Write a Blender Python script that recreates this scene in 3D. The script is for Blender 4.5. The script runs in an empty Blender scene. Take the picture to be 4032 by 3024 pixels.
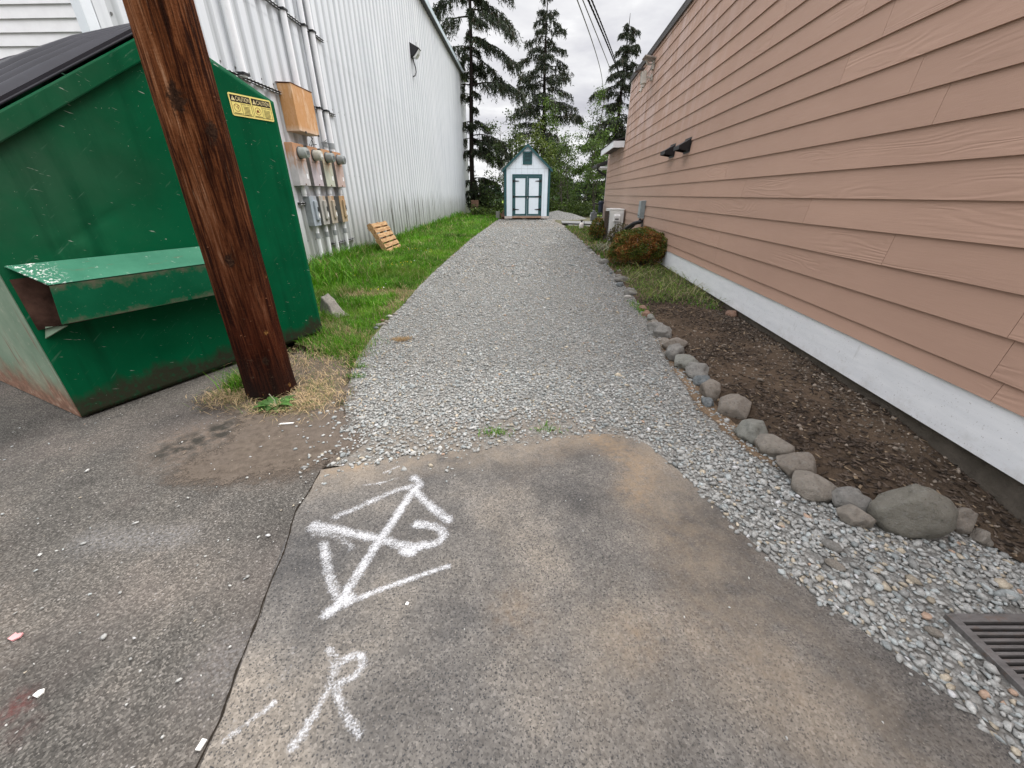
import bpy, bmesh, math, random
import numpy as np
from mathutils import Vector, Matrix, noise as mnoise
from mathutils.geometry import delaunay_2d_cdt

sc = bpy.context.scene
COL = sc.collection
R = math.radians
rng = np.random.default_rng(7)
random.seed(7)

# ------------------------------------------------------------------ camera
CAM_H = 1.35
cam = bpy.data.cameras.new('camera')
cam.sensor_width = 36.0
cam.lens = 1514 / 4032 * 36.0
cam.clip_start = 0.05
cam.clip_end = 2000
camo = bpy.data.objects.new('camera', cam)
COL.objects.link(camo)
camo.location = (0, 0, CAM_H)
camo.rotation_euler = (R(90 - 26.231), 0, 0)
sc.camera = camo

# ------------------------------------------------------------------ light
sc.view_settings.view_transform = 'Standard'
sc.view_settings.look = 'None'
sc.view_settings.gamma = 1.0
sc.view_settings.exposure = 0.75
SUN_EL, SUN_AZ = R(58), R(48)          # azimuth clockwise from +Y
world = bpy.data.worlds.new('World')
sc.world = world
world.use_nodes = True


class NT:
    """tiny helper to write node trees"""
    def __init__(s, tree):
        s.t = tree

    def n(s, typ, out=0, ins=None, **props):
        nd = s.t.nodes.new(typ)
        for k, v in props.items():
            setattr(nd, k, v)
        for k, v in (ins or {}).items():
            s.put(nd.inputs[k], v)
        return nd.outputs[out]

    def put(s, sock, v):
        if isinstance(v, bpy.types.NodeSocket):
            s.t.links.new(v, sock)
        elif v is not None:
            if sock.type == 'RGBA' and not hasattr(v, '__len__'):
                v = (v, v, v, 1)
            if hasattr(v, '__len__') and sock.type == 'RGBA' and len(v) == 3:
                v = (*v, 1)
            sock.default_value = v

    def obj(s):
        return s.n('ShaderNodeTexCoord', 'Object')

    def scl(s, v, k):
        return s.n('ShaderNodeVectorMath', 0, {0: v, 1: k}, operation='MULTIPLY')

    def off(s, v, k):
        return s.n('ShaderNodeVectorMath', 0, {0: v, 1: k}, operation='ADD')

    def noise(s, v, scale, detail=4, rough=.55, dist=0.0):
        return s.n('ShaderNodeTexNoise', 'Fac', {'Vector': v, 'Scale': scale, 'Detail': detail, 'Roughness': rough, 'Distortion': dist})

    def vor(s, v, scale, out='Distance', feature='F1', rand=1.0):
        return s.n('ShaderNodeTexVoronoi', out, {'Vector': v, 'Scale': scale, 'Randomness': rand}, feature=feature)

    def ramp(s, f, stops, interp='LINEAR'):
        nd = s.t.nodes.new('ShaderNodeValToRGB')
        nd.color_ramp.interpolation = interp
        e = nd.color_ramp.elements
        while len(e) < len(stops):
            e.new(0.5)
        for el, (p, c) in zip(e, stops):
            el.position = p
            el.color = (c, c, c, 1) if not hasattr(c, '__len__') else (*c[:3], 1)
        s.put(nd.inputs[0], f)
        return nd.outputs[0]

    def mix(s, f, a, b, blend='MIX'):
        nd = s.t.nodes.new('ShaderNodeMix')
        nd.data_type = 'RGBA'
        nd.blend_type = blend
        s.put(nd.inputs[0], f)
        s.put(nd.inputs[6], a)
        s.put(nd.inputs[7], b)
        return nd.outputs[2]

    def m(s, op, a, b=None, c=None, clamp=False):
        nd = s.t.nodes.new('ShaderNodeMath')
        nd.operation = op
        nd.use_clamp = clamp
        s.put(nd.inputs[0], a)
        if b is not None:
            s.put(nd.inputs[1], b)
        if c is not None:
            s.put(nd.inputs[2], c)
        return nd.outputs[0]

    def rng(s, f, a, b, c=0.0, d=1.0):
        return s.n('ShaderNodeMapRange', 0, {0: f, 1: a, 2: b, 3: c, 4: d}, clamp=True)

    def attr(s, name, out='Fac'):
        return s.n('ShaderNodeAttribute', out, attribute_name=name)

    def xyz(s, v, i):
        return s.n('ShaderNodeSeparateXYZ', i, {0: v})

    def bump(s, h, strength=.5, dist=.01, normal=None):
        return s.n('ShaderNodeBump', 0, {'Height': h, 'Strength': strength, 'Distance': dist, 'Normal': normal})


wt = NT(world.node_tree)
world.node_tree.nodes.clear()
sky = wt.n('ShaderNodeTexSky', 0, sky_type='NISHITA', sun_disc=False, sun_elevation=SUN_EL, sun_rotation=SUN_AZ)
vdir = wt.n('ShaderNodeTexCoord', 'Generated')
vz = wt.xyz(vdir, 2)
vzz = wt.m('ADD', wt.m('ABSOLUTE', vz), .12)
plan = wt.n('ShaderNodeVectorMath', 0, {0: vdir, 1: wt.n('ShaderNodeCombineXYZ', 0, {0: vzz, 1: vzz, 2: vzz})}, operation='DIVIDE')
cl1 = wt.noise(wt.scl(plan, (.55, .55, .0)), 1.1, 6, .55, .4)
cl2 = wt.noise(wt.off(wt.scl(plan, (.5, .5, .0)), (3.1, 7.7, 2)), 2.6, 6, .6, .3)
cmask = wt.m('ADD', wt.m('MULTIPLY', cl1, .65), wt.m('MULTIPLY', cl2, .35))
cloud = wt.ramp(cmask, [(.38, (.195, .194, .213)), (.46, (.24, .239, .254)), (.53, (.305, .304, .310)), (.59, (.40, .40, .396))])
low = wt.rng(vz, 0.0, .17, 1.0, 0.0)
cloud = wt.mix(wt.m('MULTIPLY', low, .75), cloud, (.345, .347, .35, 1))
# cloud deck is brighter overhead (CIE overcast)
up = wt.rng(vz, .335, .75, 1.0, 3.5)
cloud = wt.mix(1.0, cloud, wt.n('ShaderNodeCombineColor', 0, {0: up, 1: up, 2: up}), 'MULTIPLY')
bg1 = wt.n('ShaderNodeBackground', 0, {'Color': sky, 'Strength': 0.06})
bg2 = wt.n('ShaderNodeBackground', 0, {'Color': cloud, 'Strength': 1.80})
add = wt.n('ShaderNodeMixShader', 0, {0: .96, 1: bg1, 2: bg2})
wt.n('ShaderNodeOutputWorld', 0) if False else None
wo = world.node_tree.nodes.new('ShaderNodeOutputWorld')
world.node_tree.links.new(add, wo.inputs[0])

sun = bpy.data.lights.new('sun', 'SUN')
sun.energy = 2.0
sun.angle = R(22)
sun.color = (1.0, .965, .92)
suno = bpy.data.objects.new('sun', sun)
COL.objects.link(suno)
sd = Vector((math.sin(SUN_AZ) * math.cos(SUN_EL), math.cos(SUN_AZ) * math.cos(SUN_EL), math.sin(SUN_EL)))
suno.rotation_euler = (-sd).to_track_quat('-Z', 'Y').to_euler()
suno.location = sd * 30


# ------------------------------------------------------------------ helpers
def sm(t):
    t = np.clip(t, 0, 1)
    return t * t * (3 - 2 * t)


HM = 0.0805                                   # house wall: x = 2.3225 + HM*y
WM = 0.0344                                   # warehouse wall: x = -4.2 + WM*y
HDIR = Vector((HM, 1, 0)).normalized()
HN = Vector((1, -HM, 0)).normalized()         # away from the lane
HLAT = 2.33
WDIR = Vector((WM, 1, 0)).normalized()


def g(x, y):
    """ground height"""
    x = np.asarray(x, float)
    y = np.asarray(y, float)
    z = .105 * sm((y - 6) / 14)
    z = z - 2.3 * sm((y - 27) / 24)
    lat = x * HN.x + y * HN.y
    z = z - .13 * sm((2.4 - y) / 1.2) * sm((lat - 1.75) / .5)
    return z


def gz(x, y):
    return float(g(x, y))


def mat(name, rough=.7, spec=.3, metal=0.0):
    m = bpy.data.materials.new(name)
    m.use_nodes = True
    t = NT(m.node_tree)
    t.b = m.node_tree.nodes['Principled BSDF']
    t.b.inputs['Roughness'].default_value = rough
    t.b.inputs['Specular IOR Level'].default_value = spec
    t.b.inputs['Metallic'].default_value = metal
    t.mat = m
    t.set = lambda k, v: t.put(t.b.inputs[k], v)
    return t


def simple(name, col, rough=.6, spec=.3, metal=0.0, var=.18, scale=9.0, bump=.0, bscale=60):
    t = mat(name, rough, spec, metal)
    v = t.obj()
    f = t.noise(v, scale, 5, .6)
    a = tuple(c * (1 - var) for c in col)
    b = tuple(min(1, c * (1 + var)) for c in col)
    t.set('Base Color', t.ramp(f, [(.3, a), (.7, b)]))
    if bump:
        t.set('Normal', t.bump(t.noise(v, bscale, 4, .6), bump, .004))
    return t.mat


class MB:
    """collects simple solids into one mesh"""
    def __init__(s):
        s.v = []
        s.f = []
        s.mi = []
        s.cur = 0

    def add(s, vs, fs):
        o = len(s.v)
        s.v += [tuple(v) for v in vs]
        s.f += [tuple(o + i for i in f) for f in fs]
        s.mi += [s.cur] * len(fs)
        return s

    def box(s, x0, x1, y0, y1, z0, z1, M=None):
        vs = [(x, y, z) for z in (z0, z1) for y in (y0, y1) for x in (x0, x1)]
        if M is not None:
            vs = [M @ Vector(v) for v in vs]
        return s.add(vs, [(0, 2, 3, 1), (4, 5, 7, 6), (0, 1, 5, 4), (2, 6, 7, 3), (0, 4, 6, 2), (1, 3, 7, 5)])

    def prism(s, poly, d0, d1, axes='xz', M=None):
        """poly in the plane `axes`, extruded on the remaining axis from d0 to d1"""
        rem = [a for a in 'xyz' if a not in axes][0]
        ix = {'x': 0, 'y': 1, 'z': 2}
        vs = []
        for d in (d0, d1):
            for p in poly:
                v = [0, 0, 0]
                v[ix[axes[0]]] = p[0]
                v[ix[axes[1]]] = p[1]
                v[ix[rem]] = d
                vs.append(M @ Vector(v) if M is not None else v)
        n = len(poly)
        fs = [tuple(range(n)), tuple(range(2 * n - 1, n - 1, -1))]
        fs += [(i, i + n, (i + 1) % n + n, (i + 1) % n) for i in range(n)]
        return s.add(vs, fs)

    def quad(s, *p):
        return s.add(p, [tuple(range(len(p)))])

    def tube(s, pts, r, n=8, cap=True):
        pts = [Vector(p) for p in pts]
        rs = r if hasattr(r, '__len__') else [r] * len(pts)
        o = []
        prev = None
        for i, p in enumerate(pts):
            t = (pts[min(i + 1, len(pts) - 1)] - pts[max(i - 1, 0)]).normalized()
            if prev is None:
                a = t.orthogonal().normalized()
            else:
                a = (prev - t * prev.dot(t))
                a = a.normalized() if a.length > 1e-6 else t.orthogonal().normalized()
            prev = a
            b = t.cross(a)
            o += [p + (a * math.cos(2 * math.pi * k / n) + b * math.sin(2 * math.pi * k / n)) * rs[i] for k in range(n)]
        fs = []
        for i in range(len(pts) - 1):
            fs += [(i * n + k, i * n + (k + 1) % n, (i + 1) * n + (k + 1) % n, (i + 1) * n + k) for k in range(n)]
        if cap:
            fs += [tuple(range(n - 1, -1, -1)), tuple(range((len(pts) - 1) * n, len(pts) * n))]
        return s.add(o, fs)

    def cyl(s, p0, p1, r0, r1=None, n=16):
        return s.tube([p0, p1], [r0, r0 if r1 is None else r1], n)

    def build(s, name, m, parent=None, smooth=False, bevel=0, loc=None):
        me = bpy.data.meshes.new(name)
        me.from_pydata(s.v, [], s.f)
        ms = m if isinstance(m, (list, tuple)) else [m]
        for q in ms:
            me.materials.append(q)
        if len(ms) > 1:
            me.polygons.foreach_set('material_index', s.mi)
        bm = bmesh.new()
        bm.from_mesh(me)
        bmesh.ops.recalc_face_normals(bm, faces=bm.faces)
        bm.to_mesh(me)
        bm.free()
        return link(name, me, parent, smooth, bevel, loc)


def link(name, me, parent=None, smooth=False, bevel=0, loc=None):
    o = bpy.data.objects.new(name, me)
    COL.objects.link(o)
    if parent is not None:
        o.parent = parent
    if loc is not None:
        o.location = loc
    if smooth:
        me.polygons.foreach_set('use_smooth', [True] * len(me.polygons))
        if smooth == 'auto':
            me.set_sharp_from_angle(angle=R(40))
    if bevel:
        b = o.modifiers.new('bevel', 'BEVEL')
        b.width = bevel
        b.segments = 2
        b.limit_method = 'ANGLE'
    return o


def npmesh(name, V, F, m, parent=None, col=None, smooth=False, loc=None, facemat=None):
    """V (N,3), F (M,k) arrays -> object; col (N,3) or (N,) point attribute 'c'"""
    me = bpy.data.meshes.new(name)
    V = np.ascontiguousarray(V, np.float32)
    F = np.ascontiguousarray(F, np.int32)
    k = F.shape[1]
    me.vertices.add(len(V))
    me.vertices.foreach_set('co', V.ravel())
    me.loops.add(F.size)
    me.loops.foreach_set('vertex_index', F.ravel())
    me.polygons.add(len(F))
    me.polygons.foreach_set('loop_start', np.arange(0, F.size, k, dtype=np.int32))
    me.update(calc_edges=True)
    me.validate()
    if col is not None:
        col = np.asarray(col, np.float32)
        if col.ndim == 1:
            a = me.attributes.new('c', 'FLOAT', 'POINT')
            a.data.foreach_set('value', col)
        else:
            a = me.attributes.new('c', 'FLOAT_COLOR', 'POINT')
            a.data.foreach_set('color', np.c_[col, np.ones(len(col))].astype(np.float32).ravel())
    for q in (m if isinstance(m, (list, tuple)) else [m]):
        me.materials.append(q)
    if facemat is not None:
        me.polygons.foreach_set('material_index', np.asarray(facemat, np.int32))
    return link(name, me, parent, smooth, 0, loc)


def tag(o, label=None, cat=None, group=None, kind=None):
    if label:
        o['label'] = label
    if cat:
        o['category'] = cat
    if group:
        o['group'] = group
    if kind:
        o['kind'] = kind
    return o


def thing(name, label, cat, loc=(0, 0, 0), rz=0.0, group=None):
    o = bpy.data.objects.new(name, None)
    o.empty_display_size = .1
    COL.objects.link(o)
    o.location = loc
    o.rotation_euler = (0, 0, rz)
    return tag(o, label, cat, group)


def inside(P, poly):
    P = np.asarray(P, float)
    x, y = P[:, 0], P[:, 1]
    r = np.zeros(len(P), bool)
    n = len(poly)
    for i in range(n):
        x0, y0 = poly[i]
        x1, y1 = poly[(i + 1) % n]
        c = ((y0 > y) != (y1 > y))
        with np.errstate(divide='ignore', invalid='ignore'):
            r ^= c & (x < (x1 - x0) * (y - y0) / (y1 - y0 + 1e-12) + x0)
    return r


def segdist(P, pts, closed=False):
    P = np.asarray(P, float)[:, :2]
    d = np.full(len(P), 1e9)
    tt = np.zeros(len(P))
    n = len(pts)
    for i in range(n if closed else n - 1):
        a = np.array(pts[i][:2], float)
        b = np.array(pts[(i + 1) % n][:2], float)
        ab = b - a
        t = np.clip(((P - a) @ ab) / (ab @ ab + 1e-12), 0, 1)
        q = np.hypot(*(P - a - t[:, None] * ab).T)
        u = q < d
        d[u] = q[u]
        tt[u] = (i + t[u]) / max(1, n - 1)
    return d, tt


def densify(poly, step, amp=0.0, closed=True, seed=0):
    out = []
    n = len(poly)
    for i in range(n if closed else n - 1):
        a = np.array(poly[i], float)
        b = np.array(poly[(i + 1) % n], float)
        L = np.hypot(*(b - a))
        k = max(1, int(L / step))
        if L > 8:
            k = max(1, int(L / (step * 6)))
        for j in range(k):
            p = a + (b - a) * j / k
            if amp:
                q = Vector((p[0] * 3.1 + seed, p[1] * 3.1, seed * 1.7))
                w = Vector((p[0] * 14 + seed, p[1] * 14, seed * 1.7 + 9))
                p = p + amp * np.array([mnoise.noise(q) + .6 * mnoise.noise(w), mnoise.noise(q + Vector((31, 7, 3))) + .6 * mnoise.noise(w + Vector((5, 17, 3)))])
            out.append((float(p[0]), float(p[1])))
    if not closed:
        out.append(tuple(map(float, poly[-1])))
    return out


def smoothline(poly, it=2):
    """Chaikin on an open line"""
    p = [np.array(q, float) for q in poly]
    for _ in range(it):
        r = [p[0]]
        for a, b in zip(p[:-1], p[1:]):
            r += [a * .75 + b * .25, a * .25 + b * .75]
        p = r + [p[-1]]
    return [tuple(q) for q in p]


def sheet(name, poly, step, zoff, m, attrs=None, edge=.03, amp=.01, seed=1, kind='structure', hfun=None):
    b = densify(poly, edge, amp, True, seed)
    xs = [p[0] for p in b]
    ys = [p[1] for p in b]
    gx = np.arange(min(xs), max(xs), step)
    gy = np.arange(min(ys), max(ys), step)
    X, Y = np.meshgrid(gx, gy)
    P = np.c_[X.ravel(), Y.ravel()] + rng.uniform(-.2, .2, (X.size, 2)) * step
    P = P[inside(P, b)]
    if len(P):
        P = P[segdist(P, b, True)[0] > step * .3]
    pts = [Vector(p) for p in b] + [Vector(p) for p in P]
    n = len(b)
    r = delaunay_2d_cdt(pts, [], [list(range(n))], 1, 1e-5)
    V = np.array([(v.x, v.y) for v in r[0]])
    F = np.array([f for f in r[2] if len(f) == 3], np.int32)
    a, c, d = V[F[:, 0]], V[F[:, 1]], V[F[:, 2]]
    cr = (c - a)[:, 0] * (d - a)[:, 1] - (c - a)[:, 1] * (d - a)[:, 0]
    F[cr < 0] = F[cr < 0][:, ::-1]
    z = g(V[:, 0], V[:, 1]) + zoff
    if hfun is not None:
        z = z + hfun(V)
    o = npmesh(name, np.c_[V, z], F, m, smooth=True)
    for k, fn in (attrs or {}).items():
        at = o.data.attributes.new(k, 'FLOAT', 'POINT')
        at.data.foreach_set('value', np.asarray(fn(V), np.float32))
    return tag(o, kind=kind)


def n2(P, s, seed=0.0):
    return np.array([mnoise.noise(Vector((p[0] * s, p[1] * s, seed))) for p in P])


# ------------------------------------------------------------------ plan outlines (metres; camera at 0,0 looking +Y)
PATCH_TOP = [(-1.04, 1.67), (-.79, 1.74), (-.55, 1.80), (-.29, 1.85), (-.02, 1.89), (.21, 1.97), (.45, 2.02), (.65, 2.02), (.80, 1.94), (.86, 1.78), (.92, 1.62), (.97, 1.46), (1.02, 1.24), (1.09, 1.03), (1.16, .88), (1.23, .77), (1.28, .66), (1.34, .58), (1.36, .48)]
CRACK = [(-1.04, 1.67), (-1.03, 1.53), (-1.02, 1.36), (-.97, 1.15), (-.94, 1.01), (-.90, .87), (-.88, .76), (-.85, .64), (-.83, .56), (-.82, .48), (-.78, .2), (-.74, -.2), (-.7, -.8)]
GRAV_L = [(-1.04, 1.70), (-1.02, 1.92), (-1.12, 2.12), (-1.17, 2.33), (-1.27, 2.65), (-1.37, 3.00), (-1.42, 3.32), (-1.46, 3.76), (-1.48, 4.32), (-1.48, 5.15), (-1.51, 6.14), (-1.51, 7.77), (-1.43, 10.32), (-1.31, 13.44), (-1.02, 17.90), (-.86, 21.63)]
GRAV_R = [(1.98, 21.63), (2.14, 17.90), (2.07, 12.23), (1.96, 9.21), (1.84, 7.29), (1.71, 5.98), (1.59, 4.80), (1.51, 4.23), (1.44, 3.63), (1.38, 3.10), (1.34, 2.74), (1.30, 2.43), (1.31, 2.24), (1.34, 2.02), (1.38, 1.85), (1.42, 1.66), (1.50, 1.51), (1.55, 1.43), (1.69, 1.36), (1.76, 1.24), (1.99, 1.27), (2.14, 1.27), (2.35, 1.12)]
PT = smoothline(PATCH_TOP, 2)
PATCH = PT + [(1.42, .3), (1.6, -.2), (1.7, -.9)] + CRACK[::-1][:-1]
GRAVEL0 = GRAV_L + [(-.8, 23.4), (2.3, 23.4)] + [(x + .10, y) for x, y in GRAV_R] + [(2.75, 1.1), (3.2, .9), (2.7, -1.0), (1.5, -1.0), (1.3, .2), (1.22, .55), (1.1, .8), (.95, 1.2), (.86, 1.5), (.76, 1.85), (.62, 1.95), (.2, 1.9), (-.5, 1.73)]
GRAVEL = GRAVEL0
YARD = CRACK + [(-.7, -3), (-9, -3), (-12, 2), (-12, 4.79), (-4.04, 4.79), (-3.5, 4.6), (-2.1, 3.3), (-1.7, 2.6), (-1.5, 2.2), (-1.1, 1.9)]
DIRT = [(-2.42, 2.36), (-2.4, 2.85), (-2.1, 3.6), (-1.4, 3.4), (-1.12, 2.6), (-.98, 2.25), (-.72, 2.0), (-.92, 1.66), (-1.15, 1.52), (-1.5, 1.42), (-1.85, 1.45), (-2.0, 1.68), (-1.86, 1.92), (-1.90, 2.08)]
LAWN = GRAV_L[6:] + [(-.7, 23.6), (-.6, 27), (-1, 30), (-3.0, 33), (-3.2, 31.5), (-4.05, 5.0), (-3.6, 4.7), (-2.1, 3.6)]
BEDLINE = [(2.30, 1.13), (2.1, 1.25), (1.76, 1.30), (1.60, 1.40), (1.50, 1.60), (1.48, 1.85), (1.45, 2.20), (1.44, 2.60), (1.5, 3.20), (1.56, 3.80), (1.65, 4.60), (1.78, 5.60), (1.90, 6.80), (2.02, 8.50), (2.08, 10), (2.12, 12.2), (2.2, 14), (2.22, 17.9)]
hx = lambda y: 2.3225 + HM * y + .06
BED = BEDLINE + [(hx(17.9), 17.9), (hx(9), 9), (hx(4), 4), (hx(.95), .95)]
SAND = [(1.70, 5.27), (1.64, 4.70), (1.46, 3.69), (1.35, 3.00), (1.31, 2.58), (1.28, 2.37), (1.30, 2.1), (1.34, 1.85), (1.42, 1.66), (1.60, 1.75), (1.60, 2.4), (1.60, 3.0), (1.66, 3.6), (1.85, 4.8)]

# ------------------------------------------------------------------ ground materials
def mat_asphalt_old():
    t = mat('old_asphalt', .85, .25)
    v = t.obj()
    st = t.vor(v, 175, 'Color')
    stv = t.xyz(st, 0)
    dist = t.vor(v, 175, 'Distance')
    base = t.ramp(t.noise(v, 1.7, 6, .65), [(.32, (.060, .056, .050)), (.50, (.096, .089, .079)), (.70, (.150, .133, .114))])
    fine = t.ramp(stv, [(0, .5), (.5, .92), (.8, 1.3), (1, 2.0)])
    c = t.mix(1.0, base, fine, 'MULTIPLY')
    # pale chips
    chip = t.vor(v, 42, 'Distance')
    cc = t.xyz(t.vor(v, 42, 'Color'), 1)
    cm = t.m('MULTIPLY', t.rng(chip, .20, .12), t.m('GREATER_THAN', cc, .91))
    c = t.mix(cm, c, (.32, .30, .28, 1))
    chip2 = t.vor(t.off(v, (5, 3, 0)), 70, 'Distance')
    cc2 = t.xyz(t.vor(t.off(v, (5, 3, 0)), 70, 'Color'), 0)
    c = t.mix(t.m('MULTIPLY', t.rng(chip2, .28, .18), t.m('GREATER_THAN', cc2, .9)), c, (.25, .235, .22, 1))
    # dusty bands
    d = t.noise(t.scl(v, (1, .7, 1)), 1.1, 5, .6)
    c = t.mix(t.rng(d, .52, .75, 0, .5), c, (.165, .135, .120, 1))
    c = t.mix(t.m('MULTIPLY', t.attr('dust'), t.rng(t.noise(v, 30, 5, .6), .3, .65)), c, (.185, .14, .108, 1))
    c = t.mix(t.m('MULTIPLY', t.attr('wet'), t.rng(t.noise(v, 14, 5, .6), .36, .58)), c, (.035, .032, .026, 1))
    c = t.mix(t.m('MULTIPLY', t.attr('red'), t.rng(t.noise(v, 60, 4, .6), .35, .55)), c, (.11, .022, .02, 1))
    c = t.mix(t.m('MULTIPLY', t.attr('pale'), t.rng(t.noise(v, 70, 5, .7), .42, .62)), c, (.24, .235, .235, 1))
    t.set('Base Color', c)
    h = t.m('ADD', t.m('MULTIPLY', dist, -1.0), t.m('MULTIPLY', t.noise(v, 220, 3, .6), .4))
    t.set('Normal', t.bump(h, .9, .006))
    return t.mat


def mat_asphalt_new():
    t = mat('smooth_asphalt', .82, .25)
    v = t.obj()
    stv = t.xyz(t.vor(v, 135, 'Color'), 0)
    dist = t.vor(v, 135, 'Distance')
    pit = t.noise(v, 130, 3, .6)
    blot = t.noise(t.off(v, (4, 2, 0)), 4.5, 6, .7)
    base = t.ramp(t.noise(v, 1.3, 5, .6), [(.36, (.072, .069, .066)), (.50, (.130, .120, .108)), (.64, (.205, .180, .150))])
    c = t.mix(1.0, base, t.ramp(stv, [(0, .72), (.55, 1.0), (.85, 1.15), (1, 1.4)]), 'MULTIPLY')
    c = t.mix(1.0, c, t.ramp(blot, [(.36, .84), (.5, 1.0), (.64, 1.14)]), 'MULTIPLY')
    c = t.mix(t.rng(pit, .43, .35, 0, .85), c, (.024, .024, .025, 1))
    agg = t.vor(t.off(v, (7, 1, 0)), 128, 'Distance')
    aggc = t.xyz(t.vor(t.off(v, (7, 1, 0)), 128, 'Color'), 1)
    c = t.mix(t.m('MULTIPLY', t.rng(agg, .40, .22, 0, .85), t.m('GREATER_THAN', aggc, .62)), c, (.038, .039, .042, 1))
    c = t.mix(t.m('MULTIPLY', t.rng(agg, .35, .2), t.m('LESS_THAN', aggc, .10)), c, (.19, .175, .155, 1))
    dark = t.vor(t.off(v, (2, 9, 0)), 34, 'Distance')
    dcol = t.xyz(t.vor(t.off(v, (2, 9, 0)), 34, 'Color'), 2)
    c = t.mix(t.m('MULTIPLY', t.rng(dark, .2, .12), t.m('GREATER_THAN', dcol, .8)), c, (.028, .030, .034, 1))
    c = t.mix(t.m('MULTIPLY', t.attr('dust'), t.rng(t.noise(v, 9, 6, .7), .30, .70, 0, .85)), c, (.225, .183, .138, 1))
    c = t.mix(t.m('MULTIPLY', t.attr('tan'), t.rng(t.noise(v, 24, 6, .7), .34, .68, 0, .8)), c, (.30, .205, .118, 1))
    # small pale scratches
    sc_ = t.noise(t.scl(v, (3, 40, 1)), 4, 3, .5)
    c = t.mix(t.rng(sc_, .74, .80, 0, .5), c, (.22, .21, .20, 1))
    t.set('Base Color', c)
    h = t.m('ADD', t.m('MULTIPLY', dist, -.7), t.m('MULTIPLY', pit, .8))
    t.set('Normal', t.bump(h, .75, .004))
    return t.mat


def mat_gravel_base():
    t = mat('gravel_fines', .9, .2)
    v = t.obj()
    col = t.vor(v, 62, 'Color')
    stv = t.xyz(col, 0)
    dist = t.vor(v, 62, 'Distance')
    c = t.ramp(stv, [(0, (.14, .14, .132)), (.35, (.215, .215, .204)), (.75, (.30, .30, .284)), (1, (.40, .395, .37))])
    c = t.mix(t.rng(dist, .45, .75, 0, .6), c, (.085, .083, .076, 1))
    d = t.attr('dirt')
    dn = t.m('MULTIPLY', d, t.rng(t.noise(v, 12, 5, .65), .25, .6))
    soil = t.ramp(t.noise(v, 60, 4, .6), [(.3, (.115, .098, .080)), (.7, (.215, .188, .156))])
    c = t.mix(dn, c, soil)
    t.set('Base Color', c)
    t.set('Normal', t.bump(t.m('MULTIPLY', dist, -1), .9, .012))
    return t.mat


def mat_soil(name, a, b, scale=18, extra=None, fade=False):
    t = mat(name, .95, .12)
    v = t.obj()
    f = t.noise(v, scale, 8, .68)
    f2 = t.noise(v, 1.6, 4, .6)
    c = t.ramp(f, [(.3, a), (.7, b)])
    c = t.mix(t.rng(f2, .45, .65, 0, .6), c, extra or tuple(q * 1.3 for q in b))
    t.set('Base Color', c)
    t.set('Normal', t.bump(t.noise(v, 70, 8, .75), .9, .02))
    if fade:
        k = t.m('ADD', t.attr('edge'), t.m('MULTIPLY', t.m('SUBTRACT', t.m('ADD', t.m('MULTIPLY', t.noise(v, 5.5, 7, .72), .6), t.m('MULTIPLY', t.noise(v, 110, 3, .7), .4)), .5), 2.4))
        t.set('Alpha', t.m('MULTIPLY', t.rng(k, .28, .60), .95))
    return t.mat


def mat_attr(name, rough=.8, spec=.2, transl=0.0, noise_var=.0, bump=0):
    """colour from the per-vertex attribute c (real colour differences between pieces)"""
    t = mat(name, rough, spec)
    c = t.attr('c', 'Color')
    if noise_var:
        v = t.obj()
        c = t.mix(1.0, c, t.ramp(t.noise(v, noise_var, 5, .65), [(.25, .62), (.75, 1.35)]), 'MULTIPLY')
    t.set('Base Color', c)
    if bump:
        t.set('Normal', t.bump(t.noise(t.obj(), bump, 5, .65), .5, .006))
    if transl:
        out = t.t.nodes['Material Output']
        tr = t.n('ShaderNodeBsdfTranslucent', 0, {'Color': c})
        mx = t.n('ShaderNodeMixShader', 0, {0: transl, 1: t.b.outputs[0], 2: tr})
        t.t.links.new(mx, out.inputs[0])
    return t.mat


M_LEAF = mat_attr('leaf', .55, .3, .28)
M_GRASS = mat_attr('grass_blade', .6, .25, .25)
M_STONE = mat_attr('gravel_stone', .85, .25, 0, 160)
M_CHIP = mat_attr('bark_chip', .9, .15)
M_BARK = simple('conifer_bark', (.018, .014, .012), .95, .1, 0, .4, 14, .6, 40)
M_BARK2 = simple('sapling_bark', (.075, .066, .055), .9, .1, 0, .35, 18, .4, 50)

# ------------------------------------------------------------------ ground sheets
def build_ground():
    a = np.array([0, .5, 1, 1.5, 2, 2.6, 3.4, 4.4, 6, 8, 11, 15, 21, 30, 45, 70, 110, 180, 300, 600.])
    xs = np.r_[-a[:0:-1], a]
    ys = np.r_[-40, -15, -6, np.arange(-3, 50, .8), 55, 62, 75, 95, 125, 170, 240, 340, 500, 700]
    X, Y = np.meshgrid(xs, ys)
    Z = g(X, Y) - .04 - .12 * ((np.abs(X - .2) < 3.3) & (Y < 21))
    V = np.c_[X.ravel(), Y.ravel(), Z.ravel()]
    nx, ny = len(xs), len(ys)
    i, j = np.meshgrid(np.arange(nx - 1), np.arange(ny - 1))
    q = (j * nx + i).ravel()
    F = np.c_[q, q + 1, q + nx + 1, q + nx]
    t = mat('meadow_ground', .95, .1)
    v = t.obj()
    gr = t.ramp(t.noise(v, .22, 6, .65), [(.3, (.16, .24, .045)), (.55, (.28, .38, .075)), (.75, (.40, .43, .15))])
    so = t.ramp(t.noise(v, 5, 6, .65), [(.3, (.06, .06, .035)), (.7, (.13, .12, .075))])
    far = t.rng(t.xyz(v, 1), 30, 45)
    t.set('Base Color', t.mix(far, so, gr))
    t.set('Normal', t.bump(t.noise(v, 20, 6, .7), .6, .03))
    tag(npmesh('ground', V, F, t.mat, smooth=True), kind='structure')


build_ground()


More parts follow.
